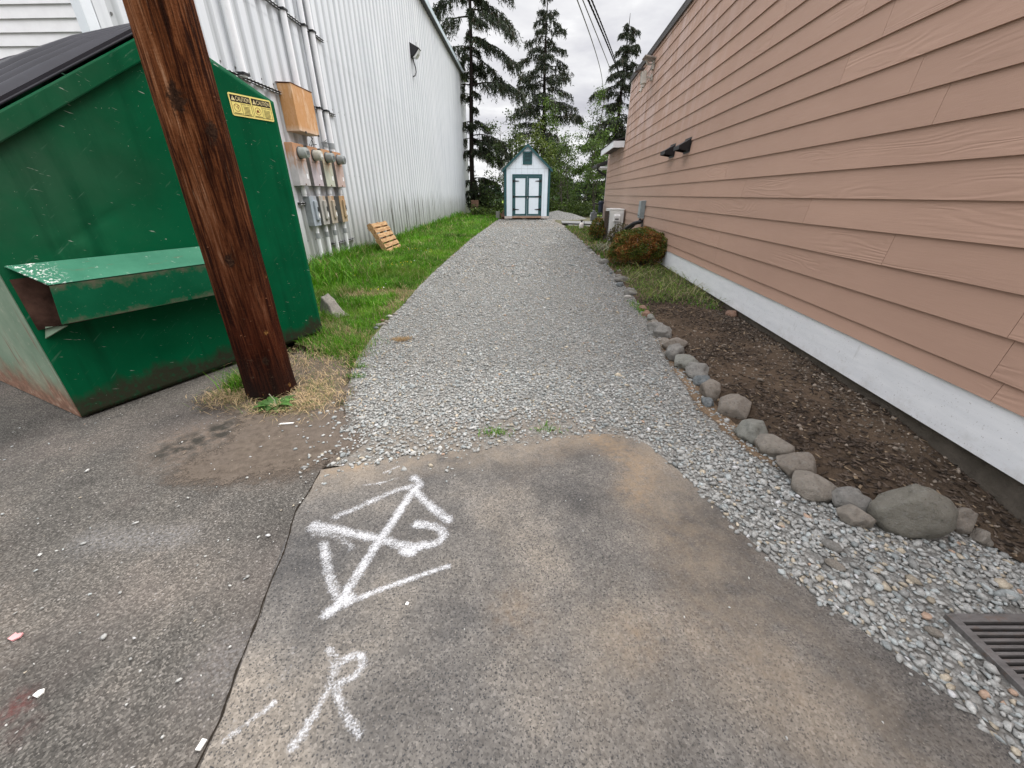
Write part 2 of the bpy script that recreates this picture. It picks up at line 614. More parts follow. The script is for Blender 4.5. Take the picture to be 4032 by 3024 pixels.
def blob(P, c, r, pw=1.0):
    d = np.hypot(P[:, 0] - c[0], P[:, 1] - c[1]) / r
    return np.clip(1 - d, 0, 1) ** pw


sheet('asphalt_yard', YARD, .06, 0.0, mat_asphalt_old(), {
    'dust': lambda P: np.clip(.95 * sm(1.2 - segdist(P, [(-1.9, 1.95), (-1.3, 1.85)])[0] / .35) + .5 * sm(1 - segdist(P, [(-3.0, 1.3), (-1.9, .55)])[0] / .5), 0, 1),
    'wet': lambda P: np.clip(sm(1.4 - segdist(P, [(-2.0, 1.85), (-1.85, 2.1), (-1.72, 2.02)])[0] / .12) + .8 * sm(1.3 - segdist(P, [(-1.8, 1.82), (-1.62, 1.7)])[0] / .07), 0, 1),
    'red': lambda P: np.clip(1.2 * blob(P, (-1.27, .62), .035, .7) + .9 * blob(P, (-1.44, .59), .05, .7) + .5 * blob(P, (-1.36, .545), .03, .7), 0, .85),
    'pale': lambda P: np.clip(.7 * sm(1 - segdist(P, [(-1.85, 1.2), (-1.45, 1.22)])[0] / .11) + .5 * blob(P, (-.92, .72), .16), 0, 1),
}, amp=.008)
sheet('asphalt_apron', PATCH, .05, .006, mat_asphalt_new(), {
    'dust': lambda P: np.clip(.95 * sm(1 - segdist(P, PT[:40])[0] / .30) + .75 * sm(1 - segdist(P, [(.85, 1.7), (.75, 1.35), (.85, .9), (1.0, .4)])[0] / .42) + .5 * blob(P, (.35, .72), .35), 0, 1),
    'tan': lambda P: np.clip(.35 * np.clip(n2(P, 2.2, 14.0) * 2 - .2, 0, 1) * sm((P[:, 0] + .2) / .4) + .85 * sm(1 - segdist(P, [(.55, 1.95), (.72, 1.7), (.62, 1.5)])[0] / .16) + .8 * sm(1 - segdist(P, [(-1.0, 1.66), (-.8, 1.72)])[0] / .05) + .5 * blob(P, (.43, .78), .14) + .45 * blob(P, (.02, .88), .14), 0, 1),
}, amp=.006, seed=4)
GD = lambda P: np.clip(.35 * n2(P, 1.3, 3.3) + 1.0 * sm(1.25 - segdist(P, PT[:30])[0] / np.where(P[:, 0] < .4, .42, .10)) + .85 * sm((P[:, 1] - 17.2) / 1.5) + .25, 0, 1)
sheet('gravel_lane', GRAV_L + [(-.8, 23.4), (2.5, 23.4)] + [(x + .22, y) for x, y in GRAV_R[:-4]] + [(2.2, 1.5), (2.9, 1.4), (3.2, .8), (3.2, -1.0), (1.5, -1.0), (1.3, .2), (1.22, .55), (1.1, .8), (.95, 1.2), (.86, 1.5), (.76, 1.85), (.62, 1.95), (.2, 1.9), (-.5, 1.73)], .11, .003, mat_gravel_base(), {'dirt': GD}, amp=.02, seed=2)
sheet('dirt_patch', DIRT, .06, .005, mat_soil('dusty_soil', (.098, .078, .061), (.190, .155, .124), 22, (.155, .128, .108), True), {'edge': lambda P: np.clip(segdist(P, DIRT, True)[0] / .30, 0, 1.15)}, amp=.035, seed=6)
sheet('lawn', LAWN, .2, .001, mat_soil('lawn_soil', (.05, .06, .02), (.13, .14, .05), 14, (.15, .125, .07)), amp=.03, seed=3)
sheet('sand_strip', SAND, .06, .0085, mat_soil('sandy_soil', (.15, .10, .062), (.25, .18, .12), 24, None, True), {'edge': lambda P: np.clip(segdist(P, SAND, True)[0] / .07, 0, 1.2)}, amp=.012, seed=8)


def bedh(V):
    d = segdist(V, BEDLINE)[0]
    return .035 * sm(d / .25) - .02 * sm((d - .6) / .5) + .012 * n2(V, 4.0, 2.2)


sheet('soil_bed', BED, .07, .010, mat_soil('bed_soil', (.036, .026, .018), (.115, .083, .058), 26, (.155, .110, .074)), amp=.02, seed=5, hfun=bedh)


def bz(x, y):
    V = np.c_[np.atleast_1d(x), np.atleast_1d(y)]
    return g(V[:, 0], V[:, 1]) + .010 + bedh(V)


# crack between the two asphalts
def build_crack():
    pts = densify(CRACK[:-2], .012, .010, False, 11)
    P = np.array(pts)
    d = np.gradient(P, axis=0)
    d /= np.hypot(*d.T)[:, None] + 1e-9
    nn = np.c_[-d[:, 1], d[:, 0]]
    w = .0012 + .0042 * np.abs(n2(P, 20, 3)) + .0016 * rng.random(len(P))
    V = np.r_[np.c_[P + nn * w[:, None], np.full(len(P), .0075)], np.c_[P - nn * w[:, None], np.full(len(P), .0075)]]
    n = len(P)
    F = np.array([(i, i + 1, n + i + 1, n + i) for i in range(n - 1)])
    tag(npmesh('pavement_crack', V, F, simple('crack_dirt', (.022, .018, .014), .95, .05)), kind='structure')


build_crack()


# ------------------------------------------------------------------ spray paint on the apron
def paint(name, label, strokes, step=.008, mid=(0, 0)):
    allp = np.array([p for s_, w, k in strokes for p in s_])
    lo, hi = allp.min(0) - .08, allp.max(0) + .08
    xs = np.arange(lo[0], hi[0], step)
    ys = np.arange(lo[1], hi[1], step)
    X, Y = np.meshgrid(xs, ys)
    P = np.c_[X.ravel(), Y.ravel()]
    val = np.zeros(len(P))
    for pts, w, k in strokes:
        pts = smoothline(pts, 2)
        d, t = segdist(P, pts)
        prof = np.exp(-(d / (w * 1.45)) ** 2) * k
        val = np.maximum(val, prof)
    nx, ny = len(xs), len(ys)
    i, j = np.meshgrid(np.arange(nx - 1), np.arange(ny - 1))
    q = (j * nx + i).ravel()
    F = np.c_[q, q + 1, q + nx + 1, q + nx]
    F = F[val[F].max(1) > 0.01]
    u = np.unique(F)
    re = np.zeros(len(P), int)
    re[u] = np.arange(len(u))
    o = npmesh(name, np.c_[P[u], np.full(len(u), .0088)], re[F], M_PAINT, col=val[u])
    return tag(o, label, 'marking', 'white spray paint marks')


def mat_paint():
    t = mat('spray_paint', .75, .25)
    v = t.obj()
    t.set('Base Color', (.70, .71, .73, 1))
    a = t.attr('c')
    sp = t.m('ADD', t.m('MULTIPLY', t.noise(v, 135, 3, .8), .95), t.m('MULTIPLY', t.noise(v, 55, 4, .6), .45))
    sp = t.m('ADD', sp, t.m('MULTIPLY', t.noise(v, 11, 5, .7), .42))
    al = t.rng(t.m('SUBTRACT', t.m('MULTIPLY', a, .93), sp), -.27, .16)
    t.set('Alpha', t.m('MULTIPLY', al, .74))
    return t.mat


M_PAINT = mat_paint()
paint('spray_paint_arrow', 'large faded white spray paint arrow with looped tail on the asphalt', [
    ([(-.498, 1.514), (-.539, 1.324), (-.575, 1.196), (-.606, 1.037), (-.627, .926), (-.645, .88)], .028, 1.0),
    ([(-.505, 1.545), (-.623, 1.485), (-.701, 1.415), (-.821, 1.324)], .027, .88),
    ([(-.52, 1.60), (-.47, 1.56), (-.495, 1.5), (-.382, 1.388), (-.293, 1.311)], .032, .95),
    ([(-.896, 1.281), (-.814, 1.263), (-.673, 1.223), (-.557, 1.196), (-.441, 1.153), (-.357, 1.164), (-.294, 1.201), (-.311, 1.252), (-.361, 1.275), (-.435, 1.281)], .032, .95),
    ([(-.869, 1.223), (-.784, 1.235), (-.682, 1.153)], .030, .8),
    ([(-.9, 1.26), (-.82, 1.25)], .035, .9), ([(-.456, 1.143), (-.418, 1.128)], .03, 1.0),
    ([(-.645, .88), (-.542, .942), (-.447, .984), (-.362, 1.023), (-.256, 1.064)], .017, .95),
    ([(-.807, 1.174), (-.739, 1.055), (-.681, .967), (-.625, .903)], .028, .90),
    ([(-.66, .87), (-.6, .93)], .03, 1.0),
    ([(-.69, 1.641), (-.619, 1.701)], .012, .80), ([(-.766, 1.545), (-.686, 1.557), (-.603, 1.6)], .012, .80),
])
paint('spray_paint_letter', 'faded white spray paint letter R below the arrow on the asphalt', [
    ([(-.603, .746), (-.573, .731), (-.553, .666), (-.563, .598), (-.574, .545), (-.595, .496)], .022, .86),
    ([(-.547, .707), (-.523, .729), (-.492, .734), (-.470, .701), (-.487, .666), (-.541, .645)], .020, .88),
    ([(-.541, .645), (-.503, .598), (-.465, .559), (-.425, .529)], .020, .90),
])
paint('spray_paint_stroke', 'very faint white spray paint streak beside the crack left of the letter', [
    ([(-.721, .756), (-.701, .655), (-.772, .618), (-.797, .536)], .026, .64), ([(-.70, .60), (-.79, .51)], .016, .84),
])

# ------------------------------------------------------------------ gravel stones (stuff)
ICO = None


def ico():
    bm = bmesh.new()
    bmesh.ops.create_icosphere(bm, subdivisions=1, radius=1)
    V = np.array([v.co[:] for v in bm.verts])
    F = np.array([[v.index for v in f.verts] for f in bm.faces])
    bm.free()
    return V, F


ICO = ico()
OCT = (np.array([(1, 0, 0), (-1, 0, 0), (0, 1, 0), (0, -1, 0), (0, 0, 1), (0, 0, -1.)]), np.array([(0, 2, 4), (2, 1, 4), (1, 3, 4), (3, 0, 4), (2, 0, 5), (1, 2, 5), (3, 1, 5), (0, 3, 5)]))


def scatter_stones(P, z, size, flat, tmpl, lift=.25, seed=0):
    """P (n,2) -> vertex, face arrays of n rough stones"""
    r = np.random.default_rng(seed)
    n = len(P)
    BV, BF = tmpl
    k = len(BV)
    V = np.repeat(BV[None], n, 0) * (1 + r.normal(0, .22, (n, k, 1)))
    sx = size * r.uniform(.75, 1.35, n)
    sy = size * r.uniform(.55, .95, n)
    sz = size * r.uniform(flat * .6, flat * 1.3, n)
    V = V * np.stack([sx, sy, sz], 1)[:, None] * .5
    # tilt then spin
    a = r.normal(0, .35, n)
    ca, sa = np.cos(a), np.sin(a)
    y = V[:, :, 1] * ca[:, None] - V[:, :, 2] * sa[:, None]
    zz = V[:, :, 1] * sa[:, None] + V[:, :, 2] * ca[:, None]
    th = r.uniform(0, 2 * np.pi, n)
    c, s_ = np.cos(th)[:, None], np.sin(th)[:, None]
    x = V[:, :, 0] * c - y * s_
    y = V[:, :, 0] * s_ + y * c
    W = np.stack([x + P[:, 0, None], y + P[:, 1, None], zz + (z + sz * lift)[:, None]], 2)
    F = BF[None] + (np.arange(n) * k)[:, None, None]
    return W.reshape(-1, 3), F.reshape(-1, BF.shape[1]), k


def stone_cols(n, r, dirty=0):
    u = r.random(n)
    v = r.beta(2.6, 2.7, n) * .28 + .17
    c = np.stack([v * 1.0, v * 1.0, v * .95], 1)
    bl = u < .22
    c[bl] *= np.array([.92, .985, 1.02])
    tn = (u > .90) & (u < .97)
    c[tn] *= np.array([1.12, .98, .80])
    pk = u > .992
    c[pk] = np.array([.38, .27, .20])
    wh = (u > .975) & (u < .985)
    c[wh] = .52
    return c


GRATE = (1.525, 1.99, .38, .865)


def gravel():
    bands = [(-.6, 1.9, 3800, .0195, ICO), (1.9, 3.0, 4700, .0165, ICO), (3.0, 4.6, 4400, .0172, OCT), (4.6, 7, 3100, .0205, OCT), (7, 11, 1200, .031, OCT), (11, 17.0, 420, .042, OCT), (17.0, 23, 130, .045, OCT)]
    Vs, Fs, Cs = {}, {}, {}
    for bi, (y0, y1, den, size, tm) in enumerate(bands):
        r = np.random.default_rng(100 + bi)
        n = int(den * 5.0 * (y1 - y0))
        P = np.c_[r.uniform(-2, 3.0, n), r.uniform(y0, y1, n)]
        P = P[inside(P, GRAVEL)]
        # not on the apron
        dpt = segdist(P, PT)[0]
        ip = inside(P, PATCH)
        keep = ~ip | ((dpt < .03) & (r.random(len(P)) < .45))
        x, y = P.T
        keep &= ~((x > GRATE[0] - .012) & (x < GRATE[1] + .012) & (y > GRATE[2]) & (y < GRATE[3] + .01))
        # thinner over the dusty edge near the apron and at the far end
        nz = n2(P, 2.4, 5.5)
        dens = 1 - .68 * sm(1.25 - dpt / np.where(x < .45, .40, .06)) * (x < .9)
        dl = segdist(P, GRAV_L)[0]
        dr_ = segdist(P, GRAV_R)[0]
        dens *= .25 + .75 * sm(np.minimum(dl, dr_) / .14 + .15 * nz)
        yl = np.array(GRAV_L); yr = np.array(GRAV_R[::-1])
        xc = .5 * (np.interp(P[:, 1], yl[:, 1], yl[:, 0]) + np.interp(P[:, 1], yr[:, 1], yr[:, 0]))
        track = np.exp(-((np.abs(P[:, 0] - xc) - .72) / .24) ** 2) * sm((P[:, 1] - 2.0) / 1.0)
        dens *= 1 - .38 * track
        keep &= r.random(len(P)) < dens * (1 + .45 * nz)
        P = P[keep]
        sz = size * np.exp(r.normal(0, .30, len(P)))
        big = r.random(len(P)) < .012
        sz[big] *= 1.6
        W, F, k = scatter_stones(P, g(P[:, 0], P[:, 1]) + .003, sz, .55, tm, .22, 200 + bi)
        W[:, 2] += np.repeat(r.uniform(0, .006, len(P)), k)
        key = 0
        C = np.repeat(stone_cols(len(P), r), k, 0)
        o = sum(len(q) for q in Vs.setdefault(key, []))
        Vs[key].append(W)
        Fs.setdefault(key, []).append(F + o)
        Cs.setdefault(key, []).append(C)
    tag(npmesh('gravel', np.concatenate(Vs[0]), np.concatenate(Fs[0]), M_STONE, col=np.concatenate(Cs[0])), kind='stuff')
    # loose grit dropped on the dirt and the two asphalts
    r = np.random.default_rng(55)
    P = np.c_[r.uniform(-2.2, -.2, 1500), r.uniform(1.5, 2.8, 1500)]
    w = np.exp(-(segdist(P, [(-1.15, 2.3), (-.95, 1.8), (-.3, 1.95)])[0] / .22) ** 2)
    P = P[(r.random(len(P)) < w)]
    Q = np.c_[r.uniform(-3.2, 1.3, 700), r.uniform(.35, 2.3, 700)]
    Q = Q[inside(Q, YARD) | (inside(Q, PATCH) & (r.random(len(Q)) < .10))]
    A = np.r_[P, Q]
    sz = np.r_[np.full(len(P), .018), np.full(len(Q), .0085)] * np.exp(r.normal(0, .35, len(A)))
    W, F, k = scatter_stones(A, g(A[:, 0], A[:, 1]) + .006, sz, .5, ICO, .2, 77)
    C = stone_cols(len(A), r)
    C[len(P):] = np.clip(C[len(P):] * 1.15, 0, .5)
    tag(npmesh('loose_grit', W, F, M_STONE, col=np.repeat(C, k, 0)), kind='stuff')


gravel()


# ------------------------------------------------------------------ grass
def blades(P, z, h, w, lean, cols, seed=0, seg=2):
    """bent tapered blades: returns V, F(quads), col"""
    r = np.random.default_rng(seed)
    n = len(P)
    th = r.uniform(0, 2 * np.pi, n)
    ld = np.stack([np.cos(th), np.sin(th)], 1)
    ph = th + np.pi / 2 + r.normal(0, .6, n)
    wd = np.stack([np.cos(ph), np.sin(ph)], 1)
    lv = [(0, 0, 1.0), (.5, .28, .85), (1, 1, .08)] if seg == 2 else [(0, 0, 1.0), (.35, .12, .95), (.7, .5, .7), (1, 1, .06)]
    rows = []
    for hz, lx, wf in lv:
        c = np.c_[P + ld * (lean * h * lx)[:, None], z + h * hz * np.sqrt(np.clip(1 - (lean * lx) ** 2 * .35, .15, 1))]
        o = np.c_[wd * (w * wf * .5)[:, None], np.zeros(n)]
        rows += [c - o, c + o]
    V = np.stack(rows, 1).reshape(-1, 3)
    k = len(rows)
    b = (np.arange(n) * k)[:, None]
    F = np.concatenate([b + np.array([[2 * i, 2 * i + 1, 2 * i + 3, 2 * i + 2]]) for i in range(len(lv) - 1)], 1).reshape(-1, 4)
    return V, F, np.repeat(cols, k, 0)


def merge(parts):
    Vs, Fs, Cs, o = [], [], [], 0
    for V, F, C in parts:
        Vs.append(V)
        Fs.append(F + o)
        Cs.append(C)
        o += len(V)
    return np.concatenate(Vs), np.concatenate(Fs), np.concatenate(Cs)


def grass_cols(n, r, dry=0.0):
    a = np.array([.034, .125, .003])
    b = np.array([.120, .300, .010])
    t = r.random((n, 1))
    c = a + (b - a) * t
    c *= r.uniform(.75, 1.2, (n, 1))
    d = r.random(n) < dry
    c[d] = np.array([.38, .30, .15]) * r.uniform(.7, 1.2, (d.sum(), 1))
    return c


def lawn_grass():
    parts = []
    bands = [(3.2, 5, 5200, .055, .0045), (5, 7.5, 4300, .065, .006), (7.5, 11, 2700, .07, .008), (11, 16, 1500, .075, .012), (16, 22, 700, .08, .018), (22, 32, 330, .09, .026)]
    for i, (y0, y1, den, h, w) in enumerate(bands):
        r = np.random.default_rng(300 + i)
        n = int(den * 4.0 * (y1 - y0))
        P = np.c_[r.uniform(-4.4, -.4, n), r.uniform(y0, y1, n)]
        P = P[inside(P, LAWN)]
        # not under the dumpster
        q = (P - np.array([-2.875, 2.209])) @ np.array([[.422, -.906], [.906, .422]])
        P = P[~((q[:, 0] > -.05) & (q[:, 0] < 1.97) & (q[:, 1] > -.02))]
        x, y = P.T
        nz = n2(P, 1.7, 4.0)
        straw = np.clip(1.2 - segdist(P, [(-2.3, 5.75), (-1.75, 5.9)])[0] / .28, 0, 1) + np.clip(1.1 - segdist(P, [(-2.0, 3.45), (-1.55, 3.7), (-2.15, 4.2)])[0] / .22, 0, 1) + .9 * np.clip(1 - segdist(P, [(-1.62, 4.9), (-1.55, 6.0)])[0] / .14, 0, 1)
        straw = np.clip(straw + .25 * nz, 0, 1)
        dl = segdist(P, GRAV_L)[0]
        keep = r.random(len(P)) < np.clip(.25 + dl / .10, 0, 1) * (1 - .62 * straw)
        P, straw, nz = P[keep], straw[keep], nz[keep]
        x, y = P.T
        wallx = -4.2 + WM * y
        dw = x - wallx
        tall = np.clip(1 - dw / .55, 0, 1) * np.where((y > 6.5) & (y < 10.6), 1.0, .45)
        tuft = np.clip(1 - np.hypot(x + 2.9, (y - 7.4) * .7) / .9, 0, 1)
        hh = h * np.exp(r.normal(0, .3, len(P))) * (1 + .5 * nz) * (1 - .45 * straw) + tall * r.uniform(.02, .27, len(P)) + tuft * r.uniform(0, .16, len(P))
        hh *= np.clip(.55 + segdist(P, GRAV_L)[0] / .5, 0, 1)
        C = grass_cols(len(P), r)
        tone = (1 + .55 * n2(P, .9, 8.0) + .35 * n2(P, 3.1, 2.0))[:, None]
        C *= tone
        yel = np.clip(n2(P, 1.3, 21.0) * 1.6, 0, 1)[:, None]
        C = C * (1 - .6 * yel) + np.array([.17, .24, .035]) * .6 * yel * tone
        clump = np.clip(n2(P, 4.2, 31.0) - .18, 0, 1)
        hh = hh * (1 + 2.6 * clump)
        dd = r.random(len(P)) < np.clip(straw * .85 + .05, 0, 1)
        C[dd] = np.array([.40, .31, .17]) * r.uniform(.6, 1.2, (dd.sum(), 1))
        parts.append(blades(P, g(x, y), hh, np.full(len(P), w) * r.uniform(.7, 1.4, len(P)), r.uniform(.2, 1.1, len(P)), C, 400 + i))
    V, F, C = merge(parts)
    tag(npmesh('grass', V, F, M_GRASS, col=C), kind='stuff')


lawn_grass()


def straw():
    r = np.random.default_rng(60)
    pts = []
    for (c, s_, n) in [((-2.04, 2.50), (.12, .08), 750), ((-1.52, 2.62), (.15, .18), 950), ((-1.62, 2.34), (.15, .05), 420), ((-1.62, 3.2), (.20, .2), 520), ((-2.02, 3.2), (.15, .18), 400), ((-1.4, 2.45), (.12, .1), 350)]:
        pts.append(r.normal(c, s_, (n, 2)))
    P = np.concatenate(pts)
    P = P[np.hypot(P[:, 0] + 1.83, P[:, 1] - 2.615) > .15]
    P = P[~inside(P, GRAVEL) | (r.random(len(P)) < .3)]
    q = (P - np.array([-2.875, 2.209])) @ np.array([[.422, -.906], [.906, .422]])
    P = P[~((q[:, 0] > -.05) & (q[:, 0] < 2.0) & (q[:, 1] > -.01))]
    n = len(P)
    C = np.array([.62, .46, .26]) * r.uniform(.5, 1.2, (n, 1))
    C[r.random(n) < .28] = np.array([.11, .16, .04])
    C[r.random(n) < .2] = np.array([.26, .18, .10])
    V, F, C2 = blades(P, g(P[:, 0], P[:, 1]) + .006, r.uniform(.02, .075, n), r.uniform(.002, .004, n), r.uniform(1.3, 2.0, n), C, 61)
    tag(npmesh('straw', V, F, M_GRASS, col=C2), kind='stuff')
    # green tufts by the pole and the bin
    out = []
    for (c, s_, n, h) in [((-2.10, 2.72), (.06, .08), 620, .15), ((-1.62, 3.45), (.13, .12), 900, .10), ((-2.05, 3.95), (.10, .06), 260, .12), ((-1.45, 3.25), (.05, .12), 240, .05), ((-1.7, 3.75), (.14, .1), 700, .08)]:
        P = r.normal(c, s_, (n, 2))
        P = P[np.hypot(P[:, 0] + 1.83, P[:, 1] - 2.615) > .16]
        q = (P - np.array([-2.875, 2.209])) @ np.array([[.422, -.906], [.906, .422]])
        P = P[~((q[:, 0] > -.05) & (q[:, 0] < 1.96) & (q[:, 1] > -.02))]
        n = len(P)
        out.append(blades(P, g(P[:, 0], P[:, 1]), h * r.uniform(.4, 1.2, n), r.uniform(.003, .006, n), r.uniform(.2, 1.2, n), grass_cols(n, r, .15), 62 + int(h * 100) + n))
    # tall unmown clumps by the conduits and the wall foot
    for (cx_, cy_, sx_, sy_, n, h) in [(-3.25, 7.15, .28, .35, 900, .34), (-3.75, 8.4, .12, .5, 700, .36), (-3.75, 9.6, .10, .4, 420, .26), (-2.95, 6.6, .2, .25, 420, .24), (-3.72, 12.6, .07, .9, 420, .22), (-3.5, 16.5, .08, 1.8, 420, .28), (-3.3, 20.5, .1, 1.6, 300, .34), (-3.25, 24.5, .12, 1.6, 300, .40)]:
        P = np.c_[r.normal(cx_, sx_, n), r.normal(cy_, sy_, n)]
        P = P[P[:, 0] > -4.2 + WM * P[:, 1] + .06]
        q = (P - np.array([-2.875, 2.209])) @ np.array([[.422, -.906], [.906, .422]])
        P = P[~((q[:, 0] > -.05) & (q[:, 0] < 2.0) & (q[:, 1] > -.03))]
        n = len(P)
        C = grass_cols(n, r, .10) * (1 + .4 * n2(P, 2.0, 5.0))[:, None]
        out.append(blades(P, g(P[:, 0], P[:, 1]), h * r.uniform(.35, 1.2, n), r.uniform(.006, .013, n) * (1 + cy_ / 18), r.uniform(.25, 1.0, n), C, 500 + n, 3))
    # sprigs in the gravel edge
    for (c, n) in [((-.10, 2.02), 90), ((.22, 2.06), 40), ((-1.34, 3.05), 120), ((-1.28, 2.85), 80)]:
        P = r.normal(c, (.05, .02), (n, 2))
        out.append(blades(P, g(P[:, 0], P[:, 1]) + .008, r.uniform(.015, .05, n), np.full(n, .004), r.uniform(.5, 1.4, n), grass_cols(n, r, .15), 90 + n))
    # buttercup and clover heads in the lawn
    P = np.c_[r.uniform(-3.4, -1.9, 900), r.uniform(5.5, 11, 900)]
    P = P[(n2(P, 1.1, 40.0) > .22)][:110]
    n = len(P)
    C = np.where((r.random(n) < .7)[:, None], np.array([.75, .60, .05]), np.array([.7, .7, .62]))
    out.append(blades(P, g(P[:, 0], P[:, 1]) + .10, np.full(n, .018), np.full(n, .020), np.full(n, .9), C, 601))
    V, F, C = merge(out)
    tag(npmesh('grass_tufts', V, F, M_GRASS, col=C), kind='stuff')


straw()


def bed_cover():
    r = np.random.default_rng(70)
    # bark chips
    n = 15000
    P = np.c_[r.uniform(1.4, 3.1, n), r.uniform(.8, 5.4, n)]
    P = P[inside(P, BED)]
    d = segdist(P, BEDLINE)[0]
    nz = n2(P, 2.3, 12.0)
    mid = np.exp(-(segdist(P, [(1.75, 4.4), (2.0, 3.0), (2.05, 2.2)])[0] / .28) ** 2)
    keep = r.random(len(P)) < np.clip(.75 + .9 * nz - .62 * mid, .06, 1)
    keep &= d > .02
    P = P[keep]
    n = len(P)
    L = r.uniform(.012, .05, n)
    W = r.uniform(.004, .014, n)
    th = r.uniform(0, np.pi, n)
    ux = np.c_[np.cos(th), np.sin(th), r.normal(0, .22, n)] * L[:, None] * .5
    uy = np.c_[-np.sin(th), np.cos(th), r.normal(0, .3, n)] * W[:, None] * .5
    c = np.c_[P, bz(P[:, 0], P[:, 1]) + r.uniform(.003, .012, n)]
    t = np.array([0, 0, 1.0]) * (.002 + .002 * r.random((n, 1)))
    q = [c - ux - uy, c + ux - uy, c + ux * .9 + uy, c - ux * .8 + uy]
    V = np.stack(q + [a - t for a in q], 1).reshape(-1, 3)
    b = (np.arange(n) * 8)[:, None]
    F = np.concatenate([b + np.array([f]) for f in [(0, 1, 2, 3), (0, 4, 5, 1), (1, 5, 6, 2), (2, 6, 7, 3), (3, 7, 4, 0)]], 1).reshape(-1, 4)
    C = np.array([.062, .047, .036]) * r.uniform(.3, 1.9, (n, 1))
    pale = r.random(n) < .07
    C[pale] = np.array([.24, .18, .12]) * r.uniform(.6, 1.1, (pale.sum(), 1))
    tag(npmesh('bark_mulch', V, F, M_CHIP, col=np.repeat(C, 8, 0)), kind='stuff')
    # pebbles in the soil
    n = 11000
    P = np.c_[r.uniform(1.4, 3.1, n), r.uniform(.8, 5.4, n)]
    P = P[inside(P, BED)]
    lat = P @ np.array([HN.x, HN.y])
    w = .10 + .55 * sm((lat - 1.95) / .3) * sm((P[:, 1] - 1.4) / .8) + .22 * np.exp(-(segdist(P, [(1.8, 3.5), (2.0, 2.2)])[0] / .4) ** 2)
    P = P[r.random(len(P)) < w]
    n = len(P)
    sz = .014 * np.exp(r.normal(0, .4, n))
    V, F, k = scatter_stones(P, bz(P[:, 0], P[:, 1]), sz, .6, ICO, .2, 71)
    C = np.array([.21, .175, .14]) * r.uniform(.4, 1.35, (n, 1))
    tag(npmesh('bed_pebbles', V, F, M_STONE, col=np.repeat(C, k, 0)), kind='stuff')
    # grit on the sandy strip
    P = np.c_[r.uniform(1.25, 1.9, 2500), r.uniform(1.5, 5.3, 2500)]
    P = P[inside(P, SAND)]
    P = P[r.random(len(P)) < .5]
    V, F, k = scatter_stones(P, g(P[:, 0], P[:, 1]) + .008, .010 * np.exp(r.normal(0, .5, len(P))), .6, ICO, .2, 72)
    C = np.array([.28, .22, .16]) * r.uniform(.5, 1.4, (len(P), 1))
    tag(npmesh('sand_grit', V, F, M_STONE, col=np.repeat(C, k, 0)), kind='stuff')
    # cut grass lying on the far half of the bed
    out = []
    CG = [(1.80, 5.1), (2.15, 5.0), (2.65, 4.75), (2.85, 5.5), (3.1, 7.4), (2.1, 7.6), (1.86, 6.3)]
    P = np.c_[r.uniform(1.7, 3.2, 5200), r.uniform(4.7, 7.8, 5200)]
    P = P[inside(P, CG)]
    n = len(P)
    out.append(blades(P, bz(P[:, 0], P[:, 1]), r.uniform(.02, .07, n), r.uniform(.003, .007, n), r.uniform(.5, 1.6, n), grass_cols(n, r, .12), 73))
    P = P[r.random(n) < .16]
    n = len(P)
    C = np.array([.17, .22, .05]) * r.uniform(.5, 1.5, (n, 1))
    C[r.random(n) < .3] = np.array([.34, .31, .17])
    out.append(blades(P, bz(P[:, 0], P[:, 1]) + .03, r.uniform(.08, .26, n), r.uniform(.005, .010, n), r.uniform(1.3, 1.9, n), C, 74, 3))
    # thin weeds under the shrub and on toward the heat pump
    P = np.c_[r.uniform(1.9, 3.2, 5200), r.uniform(7.4, 17.8, 5200)]
    P = P[inside(P, BED)]
    n = len(P)
    hgt = r.uniform(.03, .12, n)
    out.append(blades(P, bz(P[:, 0], P[:, 1]), hgt, r.uniform(.008, .018, n), r.uniform(.3, 1.5, n), grass_cols(n, r, .25) * np.array([.9, .8, .8]), 75))
    P = r.normal((1.66, 4.95), (.05, .2), (260, 2))
    out.append(blades(P, bz(P[:, 0], P[:, 1]), r.uniform(.02, .06, 260), r.uniform(.004, .007, 260), r.uniform(.5, 1.5, 260), grass_cols(260, r, .1), 76))
    V, F, C = merge(out)
    tag(npmesh('cut_grass', V, F, M_GRASS, col=C), kind='stuff')


bed_cover()


